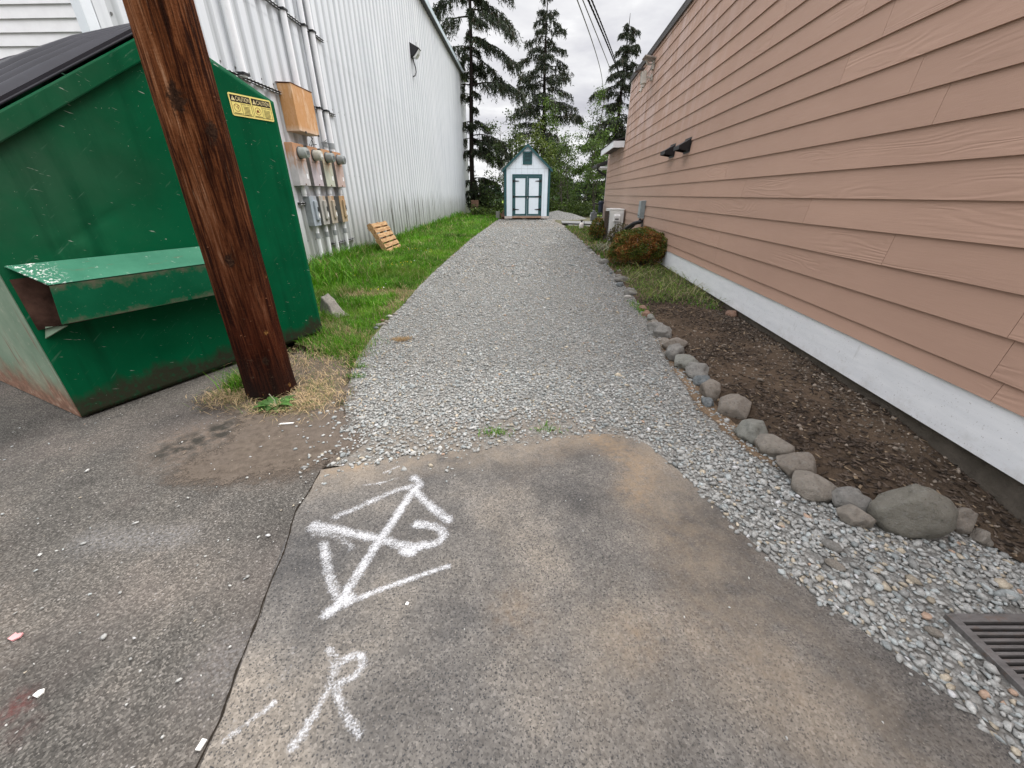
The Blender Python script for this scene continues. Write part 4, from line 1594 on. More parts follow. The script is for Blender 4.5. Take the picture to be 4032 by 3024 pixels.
def conduit(name, label, pts, r, mt, group, straps=(), coup=()):
    t = thing(name, label, 'conduit', pts[0], 0, group)
    o = Vector(pts[0])
    mb = MB()
    mb.tube([Vector(p) - o for p in pts], r, 12)
    mb.build('pipe', mt, t, smooth='auto')
    for z, s_ in straps:
        mb = MB()
        p = Vector(ww(s_, .09, z)) - o
        n = Vector((WDIR.y, -WDIR.x, 0))
        Mx = Matrix.Translation(p) @ Matrix.Rotation(WROT, 4, 'Z')
        mb.box(-r - .012, r + .012, -r - .008, .05, -.016, .016, Mx)
        mb.build('strap', M_BLACK, t)
    for q in coup:
        mb = MB()
        p = Vector(q) - o
        mb.cyl(p - Vector((0, 0, .05)), p + Vector((0, 0, .05)), r * 1.18, r * 1.18, 12)
        mb.build('coupling', M_GREYMETAL, t, smooth='auto')


GU = 'tall conduits running up the corrugated wall'
conduit('wall_conduit', 'tall white conduit rising from the rusty cabinet top', [ww(8.49, .09, 3.02), ww(8.49, .09, 7.9)], .052, M_PVC, GU, [(4.11, 8.49)], [ww(8.49, .09, 5.6)])
conduit('wall_conduit', 'tall white conduit just right of the cabinet, left of its twin', [ww(9.17, .09, 2.16), ww(9.17, .09, 7.9)], .045, M_PVC, GU, [(4.11, 9.17), (2.87, 9.17)], [ww(9.17, .09, 2.26)])
conduit('wall_conduit', 'rightmost tall white conduit ending at the last meter box', [ww(9.46, .09, 2.16), ww(9.46, .09, 7.9)], .052, M_PVC, GU, [(4.11, 9.46), (2.87, 9.46)], [ww(9.46, .09, 2.26)])
conduit('wall_cable', 'thin black cable between the two right tall conduits', [ww(9.31, .05, 2.6), ww(9.31, .05, 7.9)], .030, M_BLACK, None)
conduit('wall_conduit', 'leftmost tall white conduit ending at the strut just above the green dumpster', [ww(6.93, .09, 2.87), ww(6.93, .09, 7.9)], .06, M_PVC, GU, [(2.90, 6.93)])
GL = 'short conduits from the switch boxes into the grass'
for s_, lab in [(8.10, 'short pale conduit below the clean blue grey switch box'), (8.48, 'short pale conduit below the second switch box'), (8.85, 'short pale conduit below the tan streaked switch box'), (9.36, 'short pale conduit below the most rusted switch box')]:
    conduit('ground_conduit', lab, [ww(s_, .10, .80), ww(s_ - .03, .10, -.2)], .034, M_PVC, GL, (), [ww(s_ - .01, .10, .62)])


def strut(z, s0, s1, label):
    t = thing('strut_channel', label, 'strut channel', ww(s0, 0, z), WROT, 'black strut channels on the corrugated wall')
    L = s1 - s0
    mb = MB()
    mb.prism([(-.036, -.021), (-.036, .021), (-.077, .021), (-.077, .012), (-.044, .012), (-.044, -.012), (-.077, -.012), (-.077, -.021)], 0, L, 'yz')
    mb.build('channel', M_DARKG, t)
    mb = MB()
    k = 0
    while .05 + k * .09 < L - .06:
        mb.box(.05 + k * .09, .09 + k * .09, -.0795, -.0775, -.02, -.013)
        mb.box(.05 + k * .09, .09 + k * .09, -.0795, -.0775, .013, .02)
        k += 1
    mb.build('slots', M_PVC, t)


strut(4.11, 5.2, 9.99, 'topmost long black strut channel crossing the tall conduits')
strut(2.87, 6.2, 9.95, 'black strut channel running behind the rusty cabinet')
strut(.407, 8.7, 9.86, 'short black strut channel low on the wall near the grass')
strut(1.20, 7.72, 8.0, 'stub of black strut channel left of the clean switch box')


def loose_wires():
    t = thing('loose_wires', 'tangle of thin dark wires hanging between cabinet and meters', 'wires')
    r = random.Random(9)
    mb = MB()
    for k in range(4):
        s_ = 8.2 + r.uniform(0, .9)
        pts = []
        z = 2.33
        for j in range(6):
            pts.append(ww(s_ + r.uniform(-.12, .12), .10 + r.uniform(0, .12), z))
            z -= r.uniform(-.02, .09)
        mb.tube(pts, .005, 5)
    mb.build('wire', M_BLACK, t)


loose_wires()


def wall_light():
    t = thing('wall_light', 'black hooded flood light high on the corrugated wall with a dangling cable', 'wall light', ww(17.4, 0, 5.75), WROT)
    mb = MB()
    mb.prism([(-.03, .36), (-.03, -.06), (-.16, .0), (-.36, .20)], -.16, .16, 'yz')
    mb.build('hood', M_BLACK, t, bevel=.01)
    mb = MB()
    mb.prism([(-.10, -.05), (-.17, -.015), (-.34, .17), (-.30, .05), (-.2, -.06)], -.13, .13, 'yz')
    mb.build('lens', simple('frosted_lens', (.62, .63, .62), .25, .5), t)
    mb = MB()
    mb.tube([(.1, -.20, .25), (.1, -.22, .42)], .012, 6)
    mb.build('photocell', M_GREYMETAL, t)
    mb = MB()
    mb.tube([(.0, -.08, -.04), (.02, -.10, -.18), (.10, -.12, -.30), (.12, -.12, -.42), (.02, -.10, -.54), (-.12, -.06, -.60)], .018, 8)
    mb.build('cable', M_BLACK, t, smooth=True)


wall_light()


# ------------------------------------------------------------------ dumpster
def mat_dumpster():
    t = mat('green_dumpster_paint', .45, .07)
    v = t.obj()
    sx, sz = t.xyz(v, 0), t.xyz(v, 2)
    c = t.ramp(t.noise(v, 2.2, 4, .5), [(.3, (.0010, .072, .028)), (.7, (.0014, .098, .039))])
    # sun-chalked upper left part
    ch = t.m('MULTIPLY', t.rng(sx, 1.1, .1), t.rng(sz, .7, 1.5))
    ch = t.m('MULTIPLY', ch, t.rng(t.noise(v, 1.8, 5, .6), .3, .6))
    c = t.mix(t.m('MULTIPLY', ch, .8), c, (.042, .088, .055, 1))
    # soft sooty runs
    c = t.mix(t.rng(t.noise(t.scl(v, (7, 3, .5)), 1.0, 5, .6), .52, .74, 0, .55), c, (.001, .036, .015, 1))
    # scuffs and scratches
    s1 = t.noise(t.scl(t.n('ShaderNodeVectorRotate', 0, {'Vector': v, 'Angle': .7}, rotation_type='Y_AXIS'), (5, 5, 42)), 1.0, 5, .65)
    c = t.mix(t.rng(s1, .62, .76, 0, .45), c, (.12, .22, .155, 1))
    s2 = t.noise(t.scl(t.n('ShaderNodeVectorRotate', 0, {'Vector': v, 'Angle': -.35}, rotation_type='Y_AXIS'), (9, 9, 70)), 1.0, 3, .6)
    c = t.mix(t.rng(s2, .69, .74, 0, .75), c, (.46, .48, .42, 1))
    chip = t.noise(v, 62, 3, .6)
    c = t.mix(t.rng(chip, .72, .75, 0, .8), c, (.42, .45, .38, 1))
    # splashed mud along the bottom
    mud = t.m('ADD', .15, t.m('MULTIPLY', t.m('SUBTRACT', t.noise(t.scl(v, (2.2, 1, .4)), 1.4, 6, .7), .5), .42))
    k = t.m('MULTIPLY', t.rng(t.m('SUBTRACT', mud, sz), -.03, .05), t.rng(t.noise(v, 24, 5, .7), .22, .5))
    c = t.mix(t.m('MULTIPLY', k, .92), c, (.034, .030, .020, 1))
    t.set('Base Color', c)
    t.set('Roughness', t.m('ADD', t.ramp(t.noise(v, 5, 4, .6), [(.3, .30), (.7, .46)]), t.m('MULTIPLY', k, .4)))
    t.set('Normal', t.bump(t.noise(v, 2.6, 3, .5), .30, .035))
    return t.mat


def mat_faded():
    t = mat('faded_green_panel', .6, .3)
    v = t.obj()
    sy, sz = t.xyz(v, 1), t.xyz(v, 2)
    c = t.ramp(t.noise(v, 3, 5, .6), [(.3, (.115, .185, .125)), (.7, (.235, .295, .215))])
    k = t.m('SUBTRACT', t.m('MULTIPLY', t.noise(t.scl(v, (1, 3, 2)), 2.2, 6, .7), .55), sz)
    c = t.mix(t.rng(k, -.02, .20, 0, .85), c, t.ramp(t.noise(v, 16, 6, .75), [(.35, (.10, .034, .020)), (.55, (.24, .10, .062)), (.72, (.40, .30, .23))]))
    c = t.mix(t.rng(t.noise(t.scl(v, (1, 16, 1.1)), 1.2, 4, .6), .63, .70, 0, .85), c, (.17, .055, .035, 1))
    c = t.mix(t.rng(t.noise(v, 30, 4, .7), .60, .7, 0, .5), c, (.45, .40, .33, 1))
    t.set('Base Color', c)
    return t.mat


def mat_sleeve_top():
    t = mat('lit_green_steel', .6, .1)
    v = t.obj()
    c = t.ramp(t.noise(v, 5, 5, .6), [(.3, (.030, .135, .082)), (.7, (.050, .185, .115))])  # lighter green paints in the light on the sloped sleeve top
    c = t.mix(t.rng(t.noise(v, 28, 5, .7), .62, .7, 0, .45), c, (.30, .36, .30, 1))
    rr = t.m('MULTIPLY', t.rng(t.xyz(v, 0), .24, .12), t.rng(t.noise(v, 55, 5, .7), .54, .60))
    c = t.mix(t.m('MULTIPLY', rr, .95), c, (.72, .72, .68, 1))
    c = t.mix(t.rng(t.noise(t.scl(v, (3, 20, 8)), 1.5, 5, .7), .62, .72, 0, .7), c, (.12, .085, .055, 1))
    t.set('Base Color', c)
    return t.mat


def mat_sleeve_front():
    t = mat('green_sleeve_face', .5, .08)
    v = t.obj()
    sz = t.xyz(v, 2)
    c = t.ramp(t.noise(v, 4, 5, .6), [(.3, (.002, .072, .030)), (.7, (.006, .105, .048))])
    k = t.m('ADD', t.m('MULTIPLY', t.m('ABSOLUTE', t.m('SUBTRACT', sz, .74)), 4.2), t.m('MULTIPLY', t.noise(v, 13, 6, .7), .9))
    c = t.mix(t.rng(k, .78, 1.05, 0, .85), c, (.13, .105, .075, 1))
    c = t.mix(t.rng(t.noise(v, 40, 4, .7), .62, .7, 0, .4), c, (.25, .33, .26, 1))
    t.set('Base Color', c)
    return t.mat


M_DUMP = mat_dumpster()
M_RUST = simple('dark_rust_steel', (.070, .038, .028), .9, .15, 0, .5, 12)
DROT = math.atan2(.906, .422)
dump = thing('dumpster', 'large green steel dumpster with sloped black plastic lids', 'dumpster', (-2.875, 2.209, .015), DROT)
PROF = [(0, 0), (1.957, 0), (1.982, 1.955), (1.95, 2.045), (1.27, 2.345), (0, 1.525)]
DW = 1.83


def text_mesh(txt, size):
    cu = bpy.data.curves.new('t', 'FONT')
    cu.body = txt
    cu.size = size
    cu.align_x = 'LEFT'
    o = bpy.data.objects.new('t', cu)
    COL.objects.link(o)
    dg = bpy.context.evaluated_depsgraph_get()
    me = bpy.data.meshes.new_from_object(o.evaluated_get(dg))
    V = [tuple(v.co) for v in me.vertices]
    F = [tuple(p.vertices) for p in me.polygons]
    bpy.data.objects.remove(o)
    bpy.data.curves.remove(cu)
    bpy.data.meshes.remove(me)
    return V, F


def dumpster():
    # near side panel as a gently dented grid sheet, plus thickness
    def panel(y, name, mt, dent):
        nx, nz = 60, 60
        V, F = [], []
        for i in range(nx + 1):
            s_ = i / nx
            for j in range(nz + 1):
                u = j / nz
                x = s_ * 1.957
                top = np.interp(x, [0, 1.27, 1.957], [1.525, 2.345, 2.043])
                z = u * top
                xx = x + (z / 1.955) * .025 * s_
                d = 0
                if dent:
                    d = .016 * mnoise.noise(Vector((x * 1.3, z * 1.3, 1))) + .008 * mnoise.noise(Vector((x * 4, z * 4, 7)))
                    cr_ = (z - 1.12) - .55 * (x - .42)
                    d += .007 * math.exp(-(cr_ / .018) ** 2) * max(0, 1 - ((x - .45) / .38) ** 2)
                    cr_ = (z - .98) + .50 * (x - .50)
                    d -= .007 * math.exp(-(cr_ / .014) ** 2) * max(0, 1 - ((x - .42) / .30) ** 2)
                    d *= min(1, 6 * min(s_, 1 - s_, u, 1 - u))
                V.append((xx, y + d, z))
        for i in range(nx):
            for j in range(nz):
                a = i * (nz + 1) + j
                F.append((a, a + nz + 1, a + nz + 2, a + 1))
        me = bpy.data.meshes.new(name)
        me.from_pydata(V, [], F)
        me.materials.append(mt)
        me.polygons.foreach_set('use_smooth', [True] * len(F))
        o = link(name, me, dump)
        q = o.modifiers.new('solid', 'SOLIDIFY')
        q.thickness = .006
        q.offset = 0
    panel(0.0, 'side_panel', M_DUMP, True)
    panel(DW, 'side_panel', M_DUMP, False)
    fm = mat_faded()
    mb = MB()
    mb.box(-.004, .004, .004, DW - .004, 0, 1.02)
    mb.build('front_panel', fm, dump)['label'] = 'faded pale green front panel with rust along its foot'
    mb = MB()
    mb.box(-.03, -.004, .05, DW - .05, .98, 1.04)
    mb.box(-.004, .002, .004, DW - .004, 1.02, 1.52)
    mb.build('upper_front_panel', fm, dump)
    mb = MB()
    mb.add([(1.957, .004, 0), (1.957, DW - .004, 0), (1.982, DW - .004, 1.955), (1.982, .004, 1.955)], [(0, 1, 2, 3)])
    mb.add([(1.982, .004, 1.955), (1.982, DW - .004, 1.955), (1.95, DW - .004, 2.045), (1.95, .004, 2.045)], [(0, 1, 2, 3)])
    mb.add([(1.95, .004, 2.045), (1.95, DW - .004, 2.045), (1.27, DW - .004, 2.34), (1.27, .004, 2.34)], [(0, 1, 2, 3)])
    o = mb.build('back_panel', M_DUMP, dump)
    mb = MB()
    mb.box(.01, 1.95, .01, DW - .01, .02, .03)
    mb.build('floor_plate', M_RUST, dump)
    mb = MB()
    for y in (.12, .9, 1.68):
        mb.box(.02, 1.93, y - .05, y + .05, -.015, .019)
    mb.build('skid', M_RUST, dump)
    # rail under the lid along the sloping top edge of both sides
    ang = math.atan2(.82, 1.27)
    L = math.hypot(1.27, .82)
    for y0, y1 in ((-.045, -.004), (DW + .004, DW + .045)):
        mb = MB()
        Mx = Matrix.Translation((0, 0, 1.525)) @ Matrix.Rotation(-ang, 4, 'Y')
        mb.box(-.01, L + .01, y0, y1, -.085, .012, Mx)
        mb.build('top_rail', M_DUMP, dump, bevel=.008)
    # fork sleeve: open-ended channel with a sloped top
    for sgn, yb in ((-1, 0), (1, DW)):
        Y = lambda o_: yb + sgn * o_
        mb = MB()
        mb.add([(.03, Y(.006), .968), (1.385, Y(.006), .968), (1.385, Y(.17), .862), (.115, Y(.17), .862),
                (.03, Y(.006), .974), (1.385, Y(.006), .974), (1.385, Y(.176), .868), (.115, Y(.176), .868)],
               [(0, 1, 2, 3), (7, 6, 5, 4), (3, 2, 6, 7), (0, 3, 7, 4), (1, 5, 6, 2)])
        o = mb.build('fork_sleeve_top', mat_sleeve_top() if sgn < 0 else M_DUMP, dump)
        mb = MB()
        mb.add([(.115, Y(.17), .861), (1.385, Y(.17), .861), (1.385, Y(.17), .63), (.085, Y(.17), .64),
                (.115, Y(.176), .861), (1.385, Y(.176), .861), (1.385, Y(.176), .63), (.085, Y(.176), .64)],
               [(0, 1, 2, 3), (7, 6, 5, 4), (3, 2, 6, 7), (0, 3, 7, 4), (1, 5, 6, 2)])
        mb.build('fork_sleeve', mat_sleeve_front() if sgn < 0 else M_DUMP, dump)
        mb = MB()
        mb.add([(.03, Y(.006), .60), (1.375, Y(.006), .60), (1.375, Y(.169), .632), (.09, Y(.169), .642)], [(0, 1, 2, 3)])
        mb.add([(.02, Y(.0075), .60), (1.375, Y(.0075), .60), (1.375, Y(.0075), .90), (.02, Y(.0075), .90)], [(0, 1, 2, 3)])
        mb.box(1.32, 1.38, min(Y(.008), Y(.165)), max(Y(.008), Y(.165)), .64, .84)
        mb.build('sleeve_lining', M_RUST, dump)
        mb = MB()
        mb.add([(.03, Y(.008), .545), (.055, Y(.008), .612), (.11, Y(.14), .622)], [(0, 1, 2)])
        o = mb.build('gusset', mat_faded() if sgn < 0 else M_DUMP, dump)
        q = o.modifiers.new('solid', 'SOLIDIFY')
        q.thickness = .008
    # two domed plastic lids hinged at the ridge
    M_LID = mat('black_lid_plastic', .45, .3)
    v = M_LID.obj()
    c = M_LID.ramp(M_LID.noise(v, 3, 5, .6), [(.3, (.012, .012, .017)), (.7, (.022, .022, .029))])
    c = M_LID.mix(M_LID.rng(M_LID.noise(M_LID.scl(v, (2, 6, 2)), 3, 5, .7), .62, .75, 0, .35), c, (.05, .05, .058, 1))
    M_LID.set('Base Color', c)
    for k in range(2):
        y0 = -.03 + k * .955
        y1 = y0 + .935
        nx, ny = 40, 110
        V, F = [], []
        Mx = Matrix.Translation((0, 0, 1.525)) @ Matrix.Rotation(-ang, 4, 'Y')
        for i in range(nx + 1):
            a = i / nx
            for j in range(ny + 1):
                b = j / ny
                edge = min(b, 1 - b) * .935
                dd = edge
                fa = float(np.interp(a, [0, .1, .3, .5, .72, .93, 1], [.75, .95, 1.0, .98, .80, .30, .12]))
                h = .006 + .052 * fa * float(sm((dd - .005) / .07))
                for q0 in (.10, .17, .24):
                    h += fa * (.017 * float(sm((dd - q0) / .022)) - .014 * math.exp(-((dd - q0 + .006) / .012) ** 2))
                h -= .05 * max(0, .06 - a) / .06
                V.append(tuple(Mx @ Vector((-.06 + a * (L + .08), y0 + b * (y1 - y0), .03 + h))))
        for i in range(nx):
            for j in range(ny):
                q = i * (ny + 1) + j
                F.append((q, q + ny + 1, q + ny + 2, q + 1))
        me = bpy.data.meshes.new('lid')
        me.from_pydata(V, [], F)
        me.materials.append(M_LID.mat)
        me.polygons.foreach_set('use_smooth', [True] * len(F))
        o = link('lid', me, dump)
        q = o.modifiers.new('solid', 'SOLIDIFY')
        q.thickness = .012
        q.offset = -1
        mb = MB()
        yy = y0 if k == 0 else y1
        mb.box(.0, L - .1, yy + .004, yy + .014, .034, .052, Mx)
        mb.build('lid_flange', M_LID.mat, o)
    mb = MB()
    mb.tube([(1.31, 0, 2.36), (1.31, DW, 2.36)], .016, 10)
    mb.build('hinge_rod', M_DARKG, dump)
    # caution sticker on the side near the back corner
    st = Vector((1.592, -.0105, 2.045))
    W, H = .352, .150
    yel = simple('sticker_yellow', (.85, .74, .24), .4, .4, 0, .06, 5)
    blk = simple('sticker_black', (.012, .011, .010), .4, .4)
    red = simple('sticker_brown', (.20, .055, .02), .5, .3)
    mb = MB()
    r_ = .012
    poly = []
    for cx_, cz_, a0 in ((W - r_, -r_, 0), (r_, -r_, 90), (r_, -H + r_, 180), (W - r_, -H + r_, 270)):
        poly += [(cx_ + r_ * math.cos(R(a0 + q * 22.5)), cz_ + r_ * math.sin(R(a0 + q * 22.5))) for q in range(5)]
    mb.prism(poly, -.001, .001, 'xz')
    plate = mb.build('caution_sticker', yel, dump, loc=st)
    PW = .160
    bl, br_, tx = MB(), MB(), MB()
    for k in range(2):
        ox = .010 + k * (PW + .012)
        oz = -.011
        bl.box(ox, ox + PW, -.0022, -.0012, oz - .044, oz)
        # frame lines
        for a in ((ox, ox + .002, -H + .012, oz - .044), (ox + PW - .002, ox + PW, -H + .012, oz - .044), (ox, ox + PW, -H + .012, -H + .014), (ox + .078, ox + .080, -H + .014, oz - .044)):
            bl.box(a[0], a[1], -.0021, -.0012, a[2], a[3])
        # prohibition ring with its bar
        cxx, czz, rr = ox + .039, oz - .083, .026
        ring = []
        for q in range(28):
            a0, a1 = 2 * math.pi * q / 28, 2 * math.pi * (q + 1) / 28
            br_.add([(cxx + rr * math.cos(a0), -.0016, czz + rr * math.sin(a0)), (cxx + rr * math.cos(a1), -.0016, czz + rr * math.sin(a1)),
                     (cxx + (rr - .003) * math.cos(a1), -.0016, czz + (rr - .003) * math.sin(a1)), (cxx + (rr - .003) * math.cos(a0), -.0016, czz + (rr - .003) * math.sin(a0))], [(0, 1, 2, 3)])
        sg = -1 if k == 0 else 1
        d = rr * .70
        br_.add([(cxx - d, -.0017, czz - sg * d - .0015), (cxx + d, -.0017, czz + sg * d - .0015), (cxx + d, -.0017, czz + sg * d + .0015), (cxx - d, -.0017, czz - sg * d + .0015)], [(0, 1, 2, 3)])
        # small picture inside the ring
        if k == 0:
            br_.tube([(cxx + .006, -.0017, czz + .010), (cxx + .012, -.0017, czz + .004), (cxx + .007, -.0017, czz - .004)], .0018, 5)
            br_.tube([(cxx + .004, -.0017, czz + .013), (cxx + .015, -.0017, czz + .016)], .0018, 5)
        else:
            br_.add([(cxx - .012, -.0017, czz - .010), (cxx + .012, -.0017, czz - .008), (cxx + .010, -.0017, czz - .001), (cxx - .004, -.0017, czz + .012), (cxx - .012, -.0017, czz + .002)], [(0, 1, 2, 3, 4)])
        # warning triangle
        tx.add([(ox + .006, -.0027, oz - .037), (ox + .036, -.0027, oz - .037), (ox + .021, -.0027, oz - .007)], [(0, 1, 2)])
        bl.add([(ox + .0195, -.0032, oz - .028), (ox + .0225, -.0032, oz - .028), (ox + .0228, -.0032, oz - .016), (ox + .0192, -.0032, oz - .016)], [(0, 1, 2, 3)])
        bl.add([(ox + .0195, -.0032, oz - .034), (ox + .0225, -.0032, oz - .034), (ox + .0225, -.0032, oz - .031), (ox + .0195, -.0032, oz - .031)], [(0, 1, 2, 3)])
        V, F = text_mesh('CAUTION', .0365)
        mxx = max(v[0] for v in V)
        kx = (PW - .046) / mxx
        tx.add([(ox + .040 + v[0] * kx, -.0027, oz - .036 + v[1] * 1.12) for v in V], F)
        V, F = text_mesh('KEEP OFF' if k == 0 else 'STAND CLEAR', .010)
        mxx = max(v[0] for v in V)
        bl.add([(ox + .084 + v[0] * (.070 / mxx), -.0024, oz - .058 + v[1]) for v in V], F)
        rr_ = random.Random(k + 3)
        for q in range(7):
            z = oz - .070 - q * .0088
            w0 = rr_.uniform(.006, .018)
            bl.box(ox + .082 + w0, ox + PW - .006 - w0, -.0020, -.0013, z, z + .0026)
        bl.box(ox + .010, ox + .070, -.0020, -.0013, -H + .018, -H + .0215)
    bl.build('sticker_print', blk, plate)
    br_.build('prohibition_symbol', red, plate)
    tx.build('caution_lettering', simple('sticker_letter', (.83, .72, .38), .4), plate)


dumpster()


# ------------------------------------------------------------------ utility pole
def pole():
    t = thing('utility_pole', 'thick brown weathered wooden utility pole beside the green dumpster', 'utility pole', (-1.83, 2.615, 0))
    m = mat('weathered_pole_wood', .85, .05)
    v = m.obj()
    sz = m.xyz(v, 2)
    big = m.noise(m.scl(v, (9, 9, .8)), 1.0, 4, .6, .3)
    fib = m.noise(m.scl(v, (44, 44, 2.6)), 1.0, 6, .72, .6)
    gr = m.m('ADD', m.m('MULTIPLY', fib, .62), m.m('MULTIPLY', big, .38))
    gr2 = m.noise(m.scl(v, (70, 70, 3.4)), 1.0, 5, .75, .4)
    scale_ = m.noise(m.scl(v, (26, 26, 70)), 1.0, 5, .75)
    lo = m.rng(m.m('ADD', sz, m.m('MULTIPLY', m.noise(m.scl(v, (6, 6, 1.2)), 1.0, 4, .6), .9)), 1.0, 2.2)
    up = m.ramp(gr, [(.36, (.008, .003, .0015)), (.44, (.036, .011, .0045)), (.51, (.128, .042, .0145)), (.58, (.215, .088, .038)), (.67, (.38, .225, .14))])
    dn = m.ramp(gr, [(.36, (.004, .0015, .001)), (.47, (.019, .0050, .0026)), (.57, (.064, .0165, .0070)), (.70, (.130, .044, .019))])
    c = m.mix(lo, dn, up)
    c = m.mix(m.rng(gr2, .55, .64, 0, .82), c, (.010, .005, .0035, 1))
    c = m.mix(m.m('MULTIPLY', m.rng(gr2, .40, .30, 0, .55), m.m('ADD', m.m('MULTIPLY', lo, .8), .1)), c, (.36, .24, .155, 1))
    c = m.mix(m.m('MULTIPLY', m.rng(scale_, .56, .68, 0, .6), m.rng(sz, 1.6, .9)), c, (.075, .028, .013, 1))
    # knots: dark ringed patches in the wood itself
    for (a_, z_, r_) in [(-74, 1.80, .050), (-28, 1.66, .040), (-66, .98, .030), (-52, .30, .022)]:
        rad_ = .163 - .006 * z_
        q_ = (rad_ * math.cos(R(a_)) + .016 * z_, rad_ * math.sin(R(a_)), z_)
        dv_ = m.n('ShaderNodeVectorMath', 1, {0: m.scl(m.off(v, (-q_[0], -q_[1], -q_[2])), (1.25, 1.25, .8))}, operation='LENGTH')
        dn_ = m.m('ADD', dv_, m.m('MULTIPLY', m.m('SUBTRACT', m.noise(v, 34, 4, .7), .5), r_ * 3.0))
        c = m.mix(m.rng(dn_, r_ * 1.25, r_ * .7, 0, .9), c, m.ramp(m.noise(v, 75, 5, .75), [(.35, (.006, .004, .003)), (.62, (.045, .024, .015)), (.75, (.20, .13, .085))]))
    butt = m.rng(m.m('ADD', sz, m.m('MULTIPLY', m.noise(v, 9, 5, .7), .35)), .55, .15)
    c = m.mix(m.m('MULTIPLY', butt, .8), c, (.014, .010, .009, 1))
    c = m.mix(m.m('MULTIPLY', m.rng(m.noise(m.scl(v, (22, 22, 44)), 1.0, 5, .7), .62, .70, 0, .6), m.rng(sz, 1.0, .2)), c, (.115, .075, .052, 1))
    lich = m.vor(v, 6.5, 'Distance')
    c = m.mix(m.m('MULTIPLY', m.m('MULTIPLY', m.rng(lich, .13, .07), m.rng(m.noise(v, 90, 4, .7), .47, .55)), m.rng(sz, 1.4, .9)), c, (.26, .13, .04, 1))
    m.set('Base Color', c)
    h = m.m('ADD', m.m('MULTIPLY', gr, 1.0), m.m('ADD', m.m('MULTIPLY', gr2, .6), m.m('MULTIPLY', scale_, .5)))
    m.set('Normal', m.bump(h, 1.0, .014))
    n, H = 72, 8.2
    zs = np.r_[np.linspace(-.15, 3.2, 160), np.linspace(3.3, H, 24)]
    V, F = [], []
    for z in zs:
        r0 = .163 - .006 * z + .010 * math.exp(-max(z, 0) / .12)
        for k in range(n):
            a = 2 * math.pi * k / n
            d = .006 * mnoise.noise(Vector((math.cos(a) * 1.6, math.sin(a) * 1.6, z * .5))) + .0035 * mnoise.noise(Vector((math.cos(a) * 8, math.sin(a) * 8, z * .8)))
            d += .0022 * mnoise.noise(Vector((math.cos(a) * 22, math.sin(a) * 22, z * 3)))
            V.append(((r0 + d) * math.cos(a) + .016 * z, (r0 + d) * math.sin(a), z))
    for i in range(len(zs) - 1):
        F += [(i * n + k, i * n + (k + 1) % n, (i + 1) * n + (k + 1) % n, (i + 1) * n + k) for k in range(n)]
    F.append(tuple((len(zs) - 1) * n + k for k in range(n)))
    me = bpy.data.meshes.new('pole_shaft')
    me.from_pydata(V, [], F)
    me.materials.append(m.mat)
    me.polygons.foreach_set('use_smooth', [True] * len(F))
    link('pole_shaft', me, t)
    r = random.Random(4)
    mb = MB()
    for k in range(11):
        a, z = R(r.uniform(-110, 20)), r.uniform(.3, 2.2)
        rad = .163 - .006 * z
        p = Vector((rad * math.cos(a) + .016 * z, rad * math.sin(a), z))
        d = Vector((math.cos(a), math.sin(a), .1))
        mb.cyl(p - d * .006, p + d * .007, .0028, .0028, 6)
    mb.build('staples', M_RUSTB, t)


pole()


